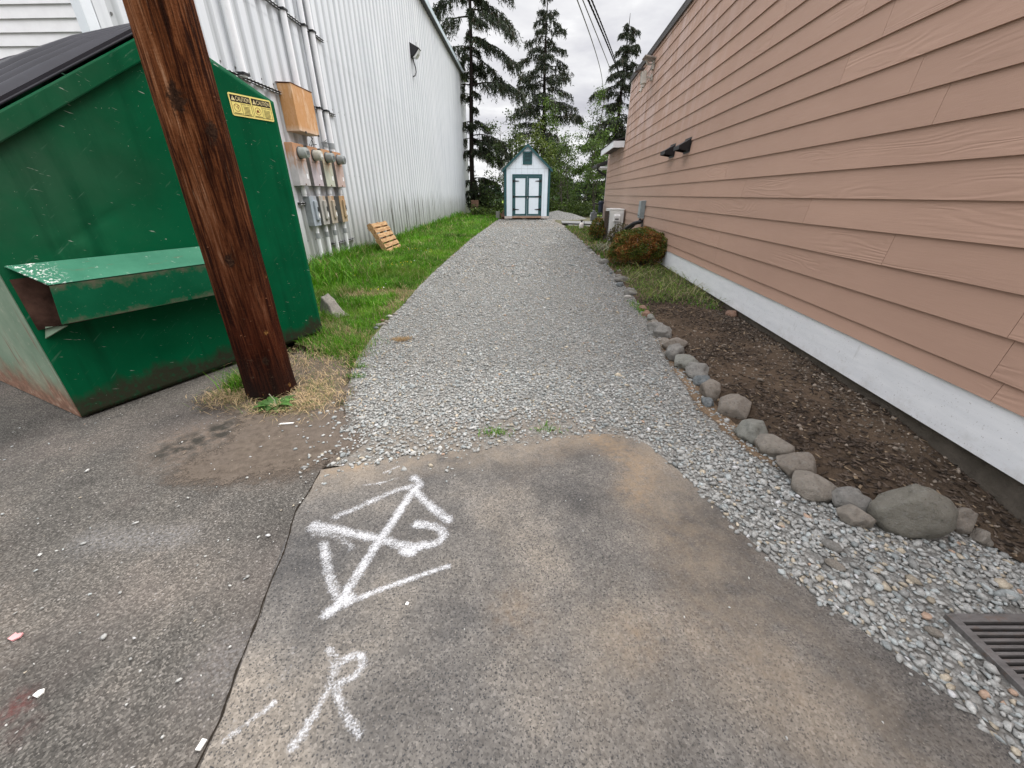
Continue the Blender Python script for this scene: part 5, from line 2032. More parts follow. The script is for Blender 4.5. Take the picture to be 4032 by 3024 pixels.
# ------------------------------------------------------------------ shed at the end of the lane
def shed():
    bx, by = .80, 22.9
    t = thing('garden_shed', 'small white garden shed with teal trim and double doors at the end of the lane', 'shed', (bx, by, gz(bx, by)))
    wh = mat_whitewash('shed_white', (.78, .86, .94), (.56, .64, .72), .35)
    teal = simple('teal_trim', (.024, .084, .092), .55, .35, 0, .15)
    HWD, D, Z0, ZE, ZA = 1.19, 3.0, .19, 2.46, 3.52
    mb = MB()
    mb.prism([(-HWD, Z0), (HWD, Z0), (HWD, ZE - .02), (0, ZA - .02), (-HWD, ZE - .02)], 0, D, 'xz')
    mb.build('shed_wall', wh, t)
    mb = MB()
    for x in (-.9, -.6, -.3, 0, .3, .6, .9):
        mb.box(x - .004, x + .004, -.003, .001, Z0 + .02, ZE + .9 * (1 - abs(x) / HWD))
    mb.box(-HWD, HWD, -.006, .001, 2.445, 2.457)
    mb.build('panel_groove', simple('groove_grey', (.45, .49, .53), .7), t)
    # roof: two slabs with fascia
    k = (ZA - ZE) / HWD
    for sg in (-1, 1):
        mb = MB()
        e = 1.30
        mb.prism([(0, ZA + .03), (sg * e, ZA + .03 - k * e), (sg * e, ZA - .03 - k * e), (0, ZA - .03)], -.10, D + .1, 'xz')
        mb.build('roof_panel', simple('shed_roofing', (.05, .06, .065), .85, .2, 0, .3, 40), t)
        mb = MB()
        mb.prism([(0, ZA + .045), (sg * (e + .01), ZA + .045 - k * e), (sg * (e + .01), ZA - .085 - k * e), (0, ZA - .09)], -.125, -.101, 'xz')
        mb.build('barge_board', teal, t)
        mb = MB()
        mb.box(min(sg * (HWD - .10), sg * (HWD + .022)), max(sg * (HWD - .10), sg * (HWD + .022)), -.022, -.002, Z0, ZE + .03)
        mb.box(min(sg * (HWD + .001), sg * (HWD + .021)), max(sg * (HWD + .001), sg * (HWD + .021)), -.002, .10, Z0, ZE)
        mb.build('corner_board', teal, t)
    # gable vent
    mb = MB()
    x, z0, z1 = .24, 2.64, 3.22
    mb.box(-x, x, -.035, -.002, z1 - .09, z1)
    mb.box(-x, x, -.035, -.002, z0, z0 + .11)
    mb.box(-x, -x + .09, -.035, -.002, z0 + .11, z1 - .09)
    mb.box(x - .09, x, -.035, -.002, z0 + .11, z1 - .09)
    v = mb.build('gable_vent', teal, t)
    mb = MB()
    mb.box(-x + .09, x - .09, -.006, -.004, z0 + .11, z1 - .09)
    mb.build('vent_opening', M_BLACK, v)
    mb = MB()
    for q in range(6):
        zz = z0 + .14 + q * .062
        mb.prism([(-.034, zz - .018), (-.010, zz + .016), (-.007, zz + .016), (-.031, zz - .018)], -x + .09, x - .09, 'yz')
    mb.build('louvre_slats', teal, v)
    # door frame and leaves
    DX, d0, d1 = .785, .20, 2.20
    mb = MB()
    mb.box(-DX, DX, -.03, -.004, d1 - .09, d1)
    mb.box(-DX, -DX + .075, -.03, -.004, d0, d1 - .09)
    mb.box(DX - .075, DX, -.03, -.004, d0, d1 - .09)
    mb.build('door_frame', teal, t)
    for sg in (-1, 1):
        a, b = .012, DX - .08
        X = lambda p, q: (min(sg * p, sg * q), max(sg * p, sg * q))
        mb = MB()
        mb.box(*X(a, b), -.026, -.008, d0 + .02, d1 - .10)
        leaf = mb.build('door_leaf', wh, t)
        mb = MB()
        mb.box(*X(a, a + .085), -.040, -.0265, d0 + .02, d1 - .10)
        mb.box(*X(b - .085, b), -.040, -.0265, d0 + .02, d1 - .10)
        mb.box(*X(a + .086, b - .086), -.039, -.0265, d0 + .02, d0 + .10)
        mb.box(*X(a + .086, b - .086), -.039, -.0265, d1 - .185, d1 - .10)
        mb.box(*X(a + .086, b - .086), -.039, -.0265, 1.10, 1.18)
        mb.build('door_trim', teal, leaf)
        for z in (.52, 1.14, 1.88):
            mb = MB()
            mb.box(*X(b - .02, b + .055), -.052, -.041, z - .065, z + .065)
            mb.prism([(sg * (b - .02), z - .035), (sg * (b - .26), z - .016), (sg * (b - .285), z), (sg * (b - .26), z + .016), (sg * (b - .02), z + .035)], -.050, -.0415, 'xz')
            mb.build('hinge', M_BLACK, leaf)
    mb = MB()
    mb.box(-.10, .10, -.058, -.041, 1.12, 1.165)
    mb.build('door_bar', M_BLACK, t)
    mb = MB()
    mb.box(.01, .045, -.075, -.058, 1.05, 1.12)
    mb.build('padlock', simple('lock_steel', (.5, .5, .5), .3, .5, .8), t, bevel=.006)
    mb = MB()
    mb.box(-DX, DX, -.045, .05, .095, .185)
    mb.build('threshold', simple('raw_cedar', (.36, .235, .17), .8, .2, 0, .2), t)
    mb = MB()
    for sg in (-1, 1):
        mb.box(min(sg * (DX + .003), sg * (HWD + .02)), max(sg * (DX + .003), sg * (HWD + .02)), -.02, D, .07, .188)
    mb.box(-DX, DX, .06, D, .10, .188)
    mb.build('floor_skid', simple('pale_lumber', (.52, .46, .43), .8, .2), t)
    for x in (-1.08, -.12, 1.06):
        mb = MB()
        mb.box(x - .10, x + .10, .04, .4, -.10, .068 if abs(x) > .5 else .094)
        mb.build('concrete_foot', simple('concrete_foot', (.30, .29, .27), .9, .15), t)


shed()


# ------------------------------------------------------------------ small built things
def pallet():
    # leans on the warehouse wall, slats across
    b0 = Vector((-3.10, 10.12, gz(-3.1, 10.1)))
    t = thing('pallet', 'small wooden pallet with six slats leaning against the corrugated wall', 'pallet', b0)
    ax = Vector((.034, 1, 0)).normalized()              # along the wall
    top = Vector((-3.47, 10.13, .72)) - b0
    upv = (top - ax * top.dot(ax)).normalized()
    shear = top.dot(ax)
    nrm = ax.cross(upv).normalized()
    if nrm.x < 0:
        nrm = -nrm
    H = (top - ax * shear).length
    L = 1.12
    wood = mat('pallet_wood', .8, .2)
    v = wood.obj()
    c = wood.ramp(wood.noise(wood.scl(v, (20, 3, 20)), 1.2, 6, .65), [(.3, (.20, .10, .045)), (.5, (.38, .235, .115)), (.72, (.52, .36, .20))])
    c = wood.mix(wood.rng(wood.noise(v, 13, 4, .7), .60, .68, 0, .75), c, (.21, .075, .03, 1))
    wood.set('Base Color', c)
    Mx = Matrix((ax.to_4d(), upv.to_4d(), nrm.to_4d(), (0, 0, 0, 1))).transposed()
    for r_ in range(3):
        Mx[3][r_] = 0
    n = 6
    for k in range(n):
        z0 = k * H / n + .012
        mb = MB()
        mb.box(0, L, z0, z0 + H / n - .035, .0, .02, Mx)
        mb.build('slat', wood.mat, t)
    for x in (.0, L / 2 - .02, L - .04):
        mb = MB()
        mb.box(x, x + .04, 0, H, -.095, -.001, Mx)
        mb.build('stringer', wood.mat, t)
    for k in (0, 2, 4):
        mb = MB()
        z0 = k * H / 5
        mb.box(0, L, z0 + .01, z0 + .10, -.116, -.096, Mx)
        mb.build('bottom_slat', wood.mat, t)


pallet()


def grate():
    x0, x1, y0, y1 = 1.53, 1.985, .385, .86
    t = thing('drain_grate', 'grey steel slotted drain grate set in the gravel', 'drain grate', (x0, y0, gz(1.6, .6)))
    m = mat('worn_steel_grate', .6, .35, .35)
    v = m.obj()
    c = m.ramp(m.noise(m.scl(v, (6, 24, 10)), 2, 6, .65), [(.3, (.10, .095, .09)), (.7, (.20, .19, .185))])
    c = m.mix(m.rng(m.noise(v, 34, 4, .7), .55, .7, 0, .6), c, (.16, .105, .075, 1))
    m.set('Base Color', c)
    m.set('Normal', m.bump(m.noise(v, 130, 4, .7), .35, .003))
    W, H = x1 - x0, y1 - y0
    zt = .024
    b = .030
    mb = MB()
    mb.box(0, b, 0, H, -.03, zt)
    mb.box(W - b, W, 0, H, -.03, zt)
    mb.box(b, W - b, H - b, H, -.03, zt)
    mb.box(b, W - b, 0, b, -.03, zt)
    mb.build('frame', m.mat, t, bevel=.002)
    mb = MB()
    y = b + .0115
    while y < H - b - .008:
        mb.box(b - .002, W - b + .002, y, y + .0105, .002, zt - .0015)
        y += .0212
    mb.build('bars', m.mat, t, bevel=.0015)
    mb = MB()
    mb.box(b, W - b, b, H - b, .0035, .005)
    mb.build('slot_shade', simple('slot_shade_black', (.006, .005, .005), .95, .05), t)  # black plate standing in for the darkness below the slots


grate()


def rock_mesh(name, seed, W, D, H, sub=3, rough=.22, ang=.0):
    bm = bmesh.new()
    bmesh.ops.create_icosphere(bm, subdivisions=sub, radius=1)
    r = random.Random(seed)
    off = Vector((r.uniform(0, 50), r.uniform(0, 50), r.uniform(0, 50)))
    planes = []
    for k in range(int(3 + 6 * ang)):
        d = Vector((r.gauss(0, 1), r.gauss(0, 1), r.gauss(.3, .8))).normalized()
        planes.append((d, r.uniform(.66, .9) if ang > .3 else r.uniform(.82, .97)))
    for v in bm.verts:
        p = v.co.normalized()
        q = p * (1 + rough * mnoise.noise(p * 1.1 + off) + rough * .35 * mnoise.noise(p * 3.1 + off) + .05 * rough * mnoise.noise(p * 9 + off))
        for d, h in planes:
            e = q.dot(d) - h
            if e > 0:
                q = q - d * e * .88
        v.co = Vector((q.x * W / 2, q.y * D / 2, q.z * H / 2))
    me = bpy.data.meshes.new(name)
    bm.to_mesh(me)
    bm.free()
    return me


def rock_mat(name, a, b, spk=(.26, .26, .25), streak=0):
    t = mat(name, .82, .25)
    v = t.obj()
    c = t.ramp(t.noise(t.scl(v, (1, 1, 1 + 3 * streak)), 11, 7, .68, .3), [(.28, a), (.72, b)])
    c = t.mix(t.rng(t.noise(v, 60, 6, .8), .52, .70, 0, .6), c, spk)
    c = t.mix(t.rng(t.noise(v, 48, 5, .75), .44, .34, 0, .55), c, tuple(q * .35 for q in a))
    c = t.mix(t.rng(t.noise(v, 4.2, 5, .65), .56, .70, 0, .40), c, tuple(q * .5 for q in a))
    # soil stuck low on the stone
    t.set('Base Color', c)
    t.set('Normal', t.bump(t.m('ADD', t.noise(v, 26, 7, .7), t.m('MULTIPLY', t.noise(v, 130, 4, .75), .6)), .9, .014))
    return t.mat


RK = {
    'grey': rock_mat('grey_river_stone', (.150, .145, .133), (.275, .262, .238)),
    'brown': rock_mat('brown_river_stone', (.150, .130, .108), (.280, .245, .205)),
    'green': rock_mat('greenish_river_stone', (.155, .158, .138), (.28, .275, .242)),
    'tan': rock_mat('tan_river_stone', (.165, .147, .122), (.30, .268, .228)),
    'red': rock_mat('reddish_clay_stone', (.19, .11, .075), (.31, .195, .14)),
    'blue': rock_mat('bluish_grey_stone', (.105, .118, .122), (.19, .205, .208)),
    'boulder': rock_mat('olive_grey_boulder', (.135, .128, .104), (.225, .212, .178), (.26, .26, .25), .6),
    'pale': rock_mat('pale_stone', (.34, .32, .29), (.50, .48, .44)),
}
# x, y of the near foot, width, height, depth factor, material, angularity, spin, label
ROCKS = [
    (1.675, 4.85, .085, .06, 1.0, 'red', .3, 0, 'small reddish stone at the far end of the bare soil edging, beside grass'),
    (1.642, 4.58, .10, .06, 1.0, 'red', .3, 20, 'rust red clay stone just nearer than the first reddish one in the edging'),
    (1.639, 4.41, .105, .065, .9, 'green', .4, 50, 'small pale grey green stone next to the reddish stones of the edging'),
    (1.616, 4.25, .09, .055, 1.0, 'tan', .3, 10, 'little tan stone between two grey stones far along the edging'),
    (1.555, 4.03, .135, .085, 1.0, 'grey', .6, 30, 'craggy dark grey edging stone with pitted top, before the smooth grey one'),
    (1.560, 3.79, .165, .11, .8, 'grey', .3, -20, 'smooth mid grey edging stone touching a thin tan slab'),
    (1.53, 3.66, .10, .04, .9, 'tan', .2, 15, 'thin flat tan stone lying between two larger grey edging stones'),
    (1.525, 3.43, .21, .10, .7, 'brown', .5, 12, 'wide brownish grey double humped edging stone'),
    (1.455, 3.19, .165, .13, 1.1, 'grey', .5, -35, 'upright brown grey edging stone leaning on the double humped one'),
    (1.462, 3.00, .185, .105, .8, 'green', .6, 25, 'grey stone with a notched front edge in the middle of the edging'),
    (1.472, 2.785, .155, .11, 1.1, 'grey', .5, -20, 'dark grey wedge shaped stone in the middle of the edging'),
    (1.482, 2.675, .115, .08, .9, 'blue', .3, 0, 'small rounded blue grey stone behind the oval brown one'),
    (1.425, 2.46, .13, .115, 1.25, 'brown', .1, -15, 'smooth oval brown stone with a pale crack, in the edging'),
    (1.372, 2.36, .075, .055, 1.0, 'blue', .4, 30, 'small blue grey stone tucked against the large angular brown stone'),
    (1.468, 2.20, .205, .125, .85, 'brown', .8, -8, 'large angular brown stone with flat facets in the edging'),
    (1.418, 1.92, .155, .125, 1.0, 'green', .6, 40, 'lumpy greenish grey stone between the angular brown and the long oval stone'),
    (1.462, 1.78, .185, .095, .75, 'tan', .1, -35, 'long smooth beige oval stone in the edging'),
    (1.475, 1.61, .19, .10, .75, 'brown', .5, -10, 'dark brown stone with a sharp ridge next to the beige oval'),
    (1.455, 1.44, .215, .085, .8, 'tan', .1, -15, 'low tan stone half buried in gravel at the bed corner'),
    (1.57, 1.365, .17, .10, .65, 'grey', .4, -8, 'rounded slate grey stone left of the big boulder'),
    (1.520, 1.275, .13, .08, .75, 'tan', .7, -20, 'rough sandy block stone in the gravel in front of the slate grey one'),
    (1.70, 1.235, .325, .19, .66, 'boulder', .05, -13, 'biggest smooth olive grey boulder at the bed corner'),
    (2.02, 1.285, .15, .10, .8, 'brown', .3, 0, 'small brown stone right of the big boulder'),
    (2.085, 1.235, .11, .055, .8, 'tan', .2, 0, 'smallest tan stone at the right end below the big boulder'),
    (2.643, 4.53, .155, .08, .8, 'red', .7, 20, 'orange and grey broken stone on the dark soil close to the white base board'),
    (1.757, 5.716, .145, .09, .9, 'grey', .6, 20, 'angular blue grey stone where the cut grass meets the gravel'),
    (1.851, 6.623, .19, .085, .7, 'grey', .2, -10, 'broad rounded grey stone beside cut grass, nearest the shrub'),
    (1.754, 6.32, .10, .065, .9, 'blue', .4, 0, 'small grey stone in front of the broad rounded one by the cut grass'),
    (1.957, 8.53, .18, .08, .8, 'grey', .3, 10, 'grey stone by the lane left of the orange shrub'),
]


def rocks():
    for i, (x, y, W, H, df, mk, an, spin, lab) in enumerate(ROCKS):
        q_ = .9 * x / (y * .897 + .6)
        W = W / math.sqrt(1 + q_ * q_) * (1.10 if W > .3 else 1.22)
        H = H * (.86 if H > .2 else 1.08)
        D = W * (df + .12)
        d = Vector((x, y)).normalized()
        cx, cy = x + d.x * D * .42, y + d.y * D * .42
        big = W > .3
        me = rock_mesh('edging_stone', i * 7 + 3, W * 1.05, D, H * 1.35, 5 if big else 4, .24 if an < .2 else .40, an if big else an + .35)
        o = link('boulder' if big else 'edging_stone', me, None, True)
        me.materials.append(RK[mk])
        o.location = (cx, cy, gz(cx, cy) + H * .40)
        o.rotation_euler = (R(random.uniform(-6, 6)), R(random.uniform(-6, 6)), R(spin))
        tag(o, lab, 'boulder' if big else 'stone', 'stones edging the soil bed')
    r = random.Random(12)
    far = [(2.088, 11.02, .12, .07), (1.984, 10.0, .115, .05), (2.022, 9.66, .06, .035), (2.078, 9.57, .07, .03), (1.854, 7.73, .115, .065), (1.867, 7.40, .06, .04), (2.062, 7.57, .066, .05), (1.903, 7.02, .13, .07), (1.679, 5.55, .11, .04), (1.82, 6.0, .08, .05)]
    for i, (x, y, W, H) in enumerate(far):
        me = rock_mesh('lane_stone', 200 + i, W, W * .8, H * 1.4, 3, .25, .4)
        me.materials.append(RK[('grey', 'pale', 'grey', 'pale', 'grey', 'blue', 'pale')[i % 7]])
        o = link('lane_stone', me, None, True)
        o.location = (x, y + W * .3, gz(x, y) + H * .4)
        tag(o, 'small stone half hidden in the weeds at the lane edge toward the shrub', 'stone', 'small stones lost in the weedy lane edge')
    peb = [(-1.523, 4.21, .066, .035, 'grey', 'smooth grey pebble at the lawn edge'), (-1.52, 4.115, .055, .03, 'blue', 'bluish pebble nearest the camera at the lawn edge'), (-1.488, 4.267, .075, .025, 'tan', 'flat tan pebble at the lawn edge'),
           (-1.461, 4.311, .056, .04, 'tan', 'round tan pebble on the gravel side of the lawn edge'), (-1.53, 4.39, .045, .035, 'red', 'reddish round pebble at the lawn edge'), (-1.503, 4.565, .088, .028, 'pale', 'long white pebble at the lawn edge'), (-1.458, 4.67, .07, .025, 'tan', 'farthest tan pebble at the lawn edge')]
    for i, (x, y, W, H, mk, lab) in enumerate(peb):
        me = rock_mesh('pebble', 300 + i, W, W * .75, H * 1.3, 3, .12, .0)
        me.materials.append(RK[mk])
        o = link('pebble', me, None, True)
        o.location = (x, y + W * .3, gz(x, y) + H * .42)
        tag(o, lab, 'pebble', 'cluster of pebbles at the lawn edge')
    for x, y, W, H, mk, lab in [(1.30, 1.065, .072, .026, 'tan', 'flat beige stone on the gravel touching the asphalt edge'), (1.35, 1.155, .075, .035, 'grey', 'pale grey rough stone in gravel above the flat beige one'), (1.437, .80, .05, .024, 'tan', 'pinkish tan stone in the gravel left of the drain grate')]:
        me = rock_mesh('loose_stone', int(W * 1e4), W, W * .6, H * 1.2, 3, .15, .1)
        me.materials.append(RK[mk])
        o = link('loose_stone', me, None, True)
        o.location = (x, y, gz(x, y) + H * .55)
        o.rotation_euler = (0, 0, R(-50))
        tag(o, lab, 'stone')
    # wedge-shaped concrete lump by the back of the bin
    mb = MB()
    t = thing('concrete_lump', 'broken wedge shaped concrete block lying in the grass behind the dumpster', 'concrete block', (-2.22, 4.72, gz(-2.2, 4.7)), R(-38))
    bm = bmesh.new()
    vs = [(-.20, -.10, -.02), (.20, -.12, -.02), (.22, .10, -.02), (-.20, .12, -.02), (-.16, -.05, .21), (.10, -.07, .05), (.12, .05, .06), (-.17, .06, .23)]
    bv = [bm.verts.new(v) for v in vs]
    for f in [(3, 2, 1, 0), (4, 5, 6, 7), (0, 1, 5, 4), (1, 2, 6, 5), (2, 3, 7, 6), (3, 0, 4, 7)]:
        bm.faces.new([bv[i] for i in f])
    bmesh.ops.subdivide_edges(bm, edges=bm.edges, cuts=7, use_grid_fill=True)
    for v in bm.verts:
        v.co += Vector((mnoise.noise(v.co * 9), mnoise.noise(v.co * 9 + Vector((9, 0, 0))), mnoise.noise(v.co * 9 + Vector((0, 9, 0))))) * .016
    me = bpy.data.meshes.new('lump')
    bm.to_mesh(me)
    bm.free()
    me.materials.append(rock_mat('old_concrete', (.16, .145, .125), (.28, .255, .22)))
    link('lump', me, t, True)


rocks()


def litter():
    def bit(name, lab, cat, x, y, pts, z, mt, th=.002):
        mb = MB()
        mb.prism(pts, 0, th, 'xy')
        o = mb.build(name, mt)
        o.location = (x, y, gz(x, y) + z)
        tag(o, lab, cat)
    wh = simple('white_scrap', (.78, .77, .73), .7)
    bit('wood_splinter', 'pale white splinter of wood on the brown dirt below the weed', 'stick', -1.47, 2.13, [(-.045, -.008), (.04, .006), (.045, .016), (-.035, .006)], .008, wh, .006)
    bit('paper_scrap', 'small crumpled pink paper scrap on the old asphalt', 'litter', -1.68, .79, [(-.018, -.008), (.004, -.014), (.017, -.002), (.012, .012), (-.004, .008), (-.014, .013)], .004, simple('pink_paper', (.62, .30, .30), .8), .006)
    bit('paper_scrap', 'small white paper scrap beside the red stain on the asphalt', 'litter', -1.42, .625, [(-.012, -.006), (.006, -.011), (.012, .002), (.004, .012), (-.009, .007)], .004, wh, .005)
    bit('bottle_cap_scrap', 'tiny white scrap on the smooth asphalt below the arrow', 'litter', -.383, .905, [(-.006, -.004), (.005, -.005), (.007, .004), (-.003, .007)], .008, wh, .004)
    bit('paper_scrap', 'folded off white scrap at the foot of the crack', 'litter', -.845, .505, [(-.007, -.012), (.006, -.013), (.009, .010), (-.005, .012)], .006, wh, .005)
    # flattened mat of dead grass on the gravel
    r = np.random.default_rng(81)
    P = r.normal((-1.13, 3.74), (.045, .03), (420, 2))
    C = np.array([.34, .23, .11]) * r.uniform(.5, 1.2, (420, 1))
    V, F, C2 = blades(P, g(P[:, 0], P[:, 1]) + .016, r.uniform(.01, .03, 420), r.uniform(.003, .005, 420), r.uniform(1.2, 1.9, 420), C, 82)
    tag(npmesh('dead_grass_clump', V, F, M_GRASS, col=C2), 'small brown clump of dead grass lying on the gravel', 'grass clump')


litter()


def leaf_cards(P, size, nrm_bias, cols, seed, aspect=.55, droop=0.0):
    """pointed leaf faces: 4 vertices each (diamond)"""
    r = np.random.default_rng(seed)
    n = len(P)
    d = r.normal(0, 1, (n, 3))
    d[:, 2] = d[:, 2] * .6 - droop
    d /= np.linalg.norm(d, axis=1)[:, None]
    u = r.normal(0, 1, (n, 3))
    u -= (u * d).sum(1)[:, None] * d
    u /= np.linalg.norm(u, axis=1)[:, None] + 1e-9
    s_ = (size * r.uniform(.6, 1.35, n))[:, None]
    a = P - d * s_ * .5
    b = P + u * s_ * aspect * .5 + d * s_ * .05
    c = P + d * s_ * .5
    e = P - u * s_ * aspect * .5 + d * s_ * .05
    V = np.stack([a, b, c, e], 1).reshape(-1, 3)
    F = np.arange(n * 4).reshape(-1, 4)
    return V, F, np.repeat(cols, 4, 0)


def shrubs():
    r = np.random.default_rng(90)

    def bush(name, lab, x, y, rx, ry, rz, n, leaf, colfn, seed, stems=20):
        t = thing(name, lab, 'shrub', (x, y, gz(x, y)))
        rr = np.random.default_rng(seed)
        d = rr.normal(0, 1, (n, 3))
        d[:, 2] = np.abs(d[:, 2]) * 1.0 - .35
        d /= np.linalg.norm(d, axis=1)[:, None]
        lump = np.array([1 + .16 * mnoise.noise(Vector(q) * 2.2 + Vector((seed, 0, 0))) + .10 * mnoise.noise(Vector(q) * 5.5 + Vector((seed, 5, 0))) for q in d])
        rad = lump * (1 - np.abs(rr.normal(0, .11, n)))
        P = d * rad[:, None] * np.array([rx, ry, rz]) + np.array([0, 0, rz * .72])
        P = P[P[:, 2] > .02]
        C = colfn(P, rr)
        V, F, C2 = leaf_cards(P, leaf, 0, C, seed + 1, .6)
        npmesh('foliage', V, F, M_LEAF, t, col=C2)
        mb = MB()
        for k in range(stems):
            q = P[rr.integers(len(P))] * .92
            mid = q * .5 + np.array([0, 0, .03])
            mb.tube([(q[0] * .12, q[1] * .12, -.02), tuple(mid), tuple(q)], [.012, .008, .003], 5)
        mb.build('stems', M_BARK2, t)
        return t

    def orange(P, rr):
        n = len(P)
        k = np.array([mnoise.noise(Vector(q) * 4.5) for q in P]) + rr.normal(0, .28, n) - .35 * (P[:, 2] - .45)
        C = np.where((k > .06)[:, None], np.array([.26, .115, .032]), np.array([.095, .130, .020]))
        yl = rr.random(n) < .16
        C[yl] = np.array([.19, .15, .025])
        return C * rr.uniform(.5, 1.35, (n, 1))

    bush('orange_shrub', 'rounded shrub of small orange and green leaves by the white base board', 2.56, 8.12, 0.59, .52, .44, 24000, .034, orange, 91, 40)

    def og(P, rr):
        n = len(P)
        C = np.where((rr.random(n) < .4)[:, None], np.array([.24, .12, .025]), np.array([.09, .14, .02]))
        return C * rr.uniform(.5, 1.3, (n, 1))

    bush('small_shrub', 'small yellow green shrub at the foot of the wooden post', 2.60, 12.5, .26, .26, .40, 2600, .045, og, 93)

    def dry(P, rr):
        n = len(P)
        C = np.where((rr.random(n) < .55)[:, None], np.array([.17, .13, .09]), np.array([.11, .12, .035]))
        return C * rr.uniform(.5, 1.3, (n, 1))

    t = bush('dry_shrub', 'half dead twiggy shrub in front of the white heat pump', 2.98, 11.3, .36, .36, .36, 1700, .04, dry, 95, 110)
    # sprawling dead leaves
    P = r.normal((2.45, 10.5), (.2, .25), (160, 2))
    C = np.array([.30, .30, .20]) * r.uniform(.5, 1.2, (160, 1))
    V, F, C2 = blades(P, g(P[:, 0], P[:, 1]), r.uniform(.12, .34, 160), r.uniform(.012, .025, 160), r.uniform(.8, 1.8, 160), C, 97, 3)
    tag(npmesh('strappy_weed', V, F, M_GRASS, col=C2), 'clump of pale strappy half dead leaves beside the lane near the dry shrub', 'plant')
    # dandelion-like weed at the pole foot
    t = thing('weed', 'green leafy weed rosette at the foot of the wooden pole', 'weed', (-1.655, 2.35, gz(-1.65, 2.35)))
    Vs, Fs, Cs = [], [], []
    rr = random.Random(8)
    o = 0
    for k in range(34):
        a = rr.uniform(0, 2 * math.pi)
        L = rr.uniform(.07, .165)
        lift = rr.uniform(.15, .75)
        n = 9
        col = np.array([.055, .125, .028]) * rr.uniform(.7, 1.6)
        for i in range(n + 1):
            u = i / n
            w = .022 * math.sin(math.pi * min(1, u * .92 + .08)) * (1 + .45 * math.sin(u * 26 + k)) + .0015
            x = L * u
            z = L * (lift * u - .75 * lift * u * u) + .012
            for sg, zz in ((-1, .35 * w), (0, 0), (1, .35 * w)):
                y = sg * w
                Vs.append((x * math.cos(a) - y * math.sin(a), x * math.sin(a) + y * math.cos(a), z + zz))
                Cs.append(col * (1.25 if sg == 0 else 1))
        for i in range(n):
            b = o + i * 3
            Fs += [(b, b + 3, b + 4, b + 1), (b + 1, b + 4, b + 5, b + 2)]
        o += (n + 1) * 3
    npmesh('leaves', np.array(Vs), np.array(Fs), M_LEAF, t, col=np.array(Cs))
    mb = MB()
    mb.tube([(0, 0, 0), (.01, -.01, .07), (.0, -.03, .13)], .003, 6)
    mb.build('stalk', simple('pale_stalk', (.45, .45, .33), .7), t)


shrubs()


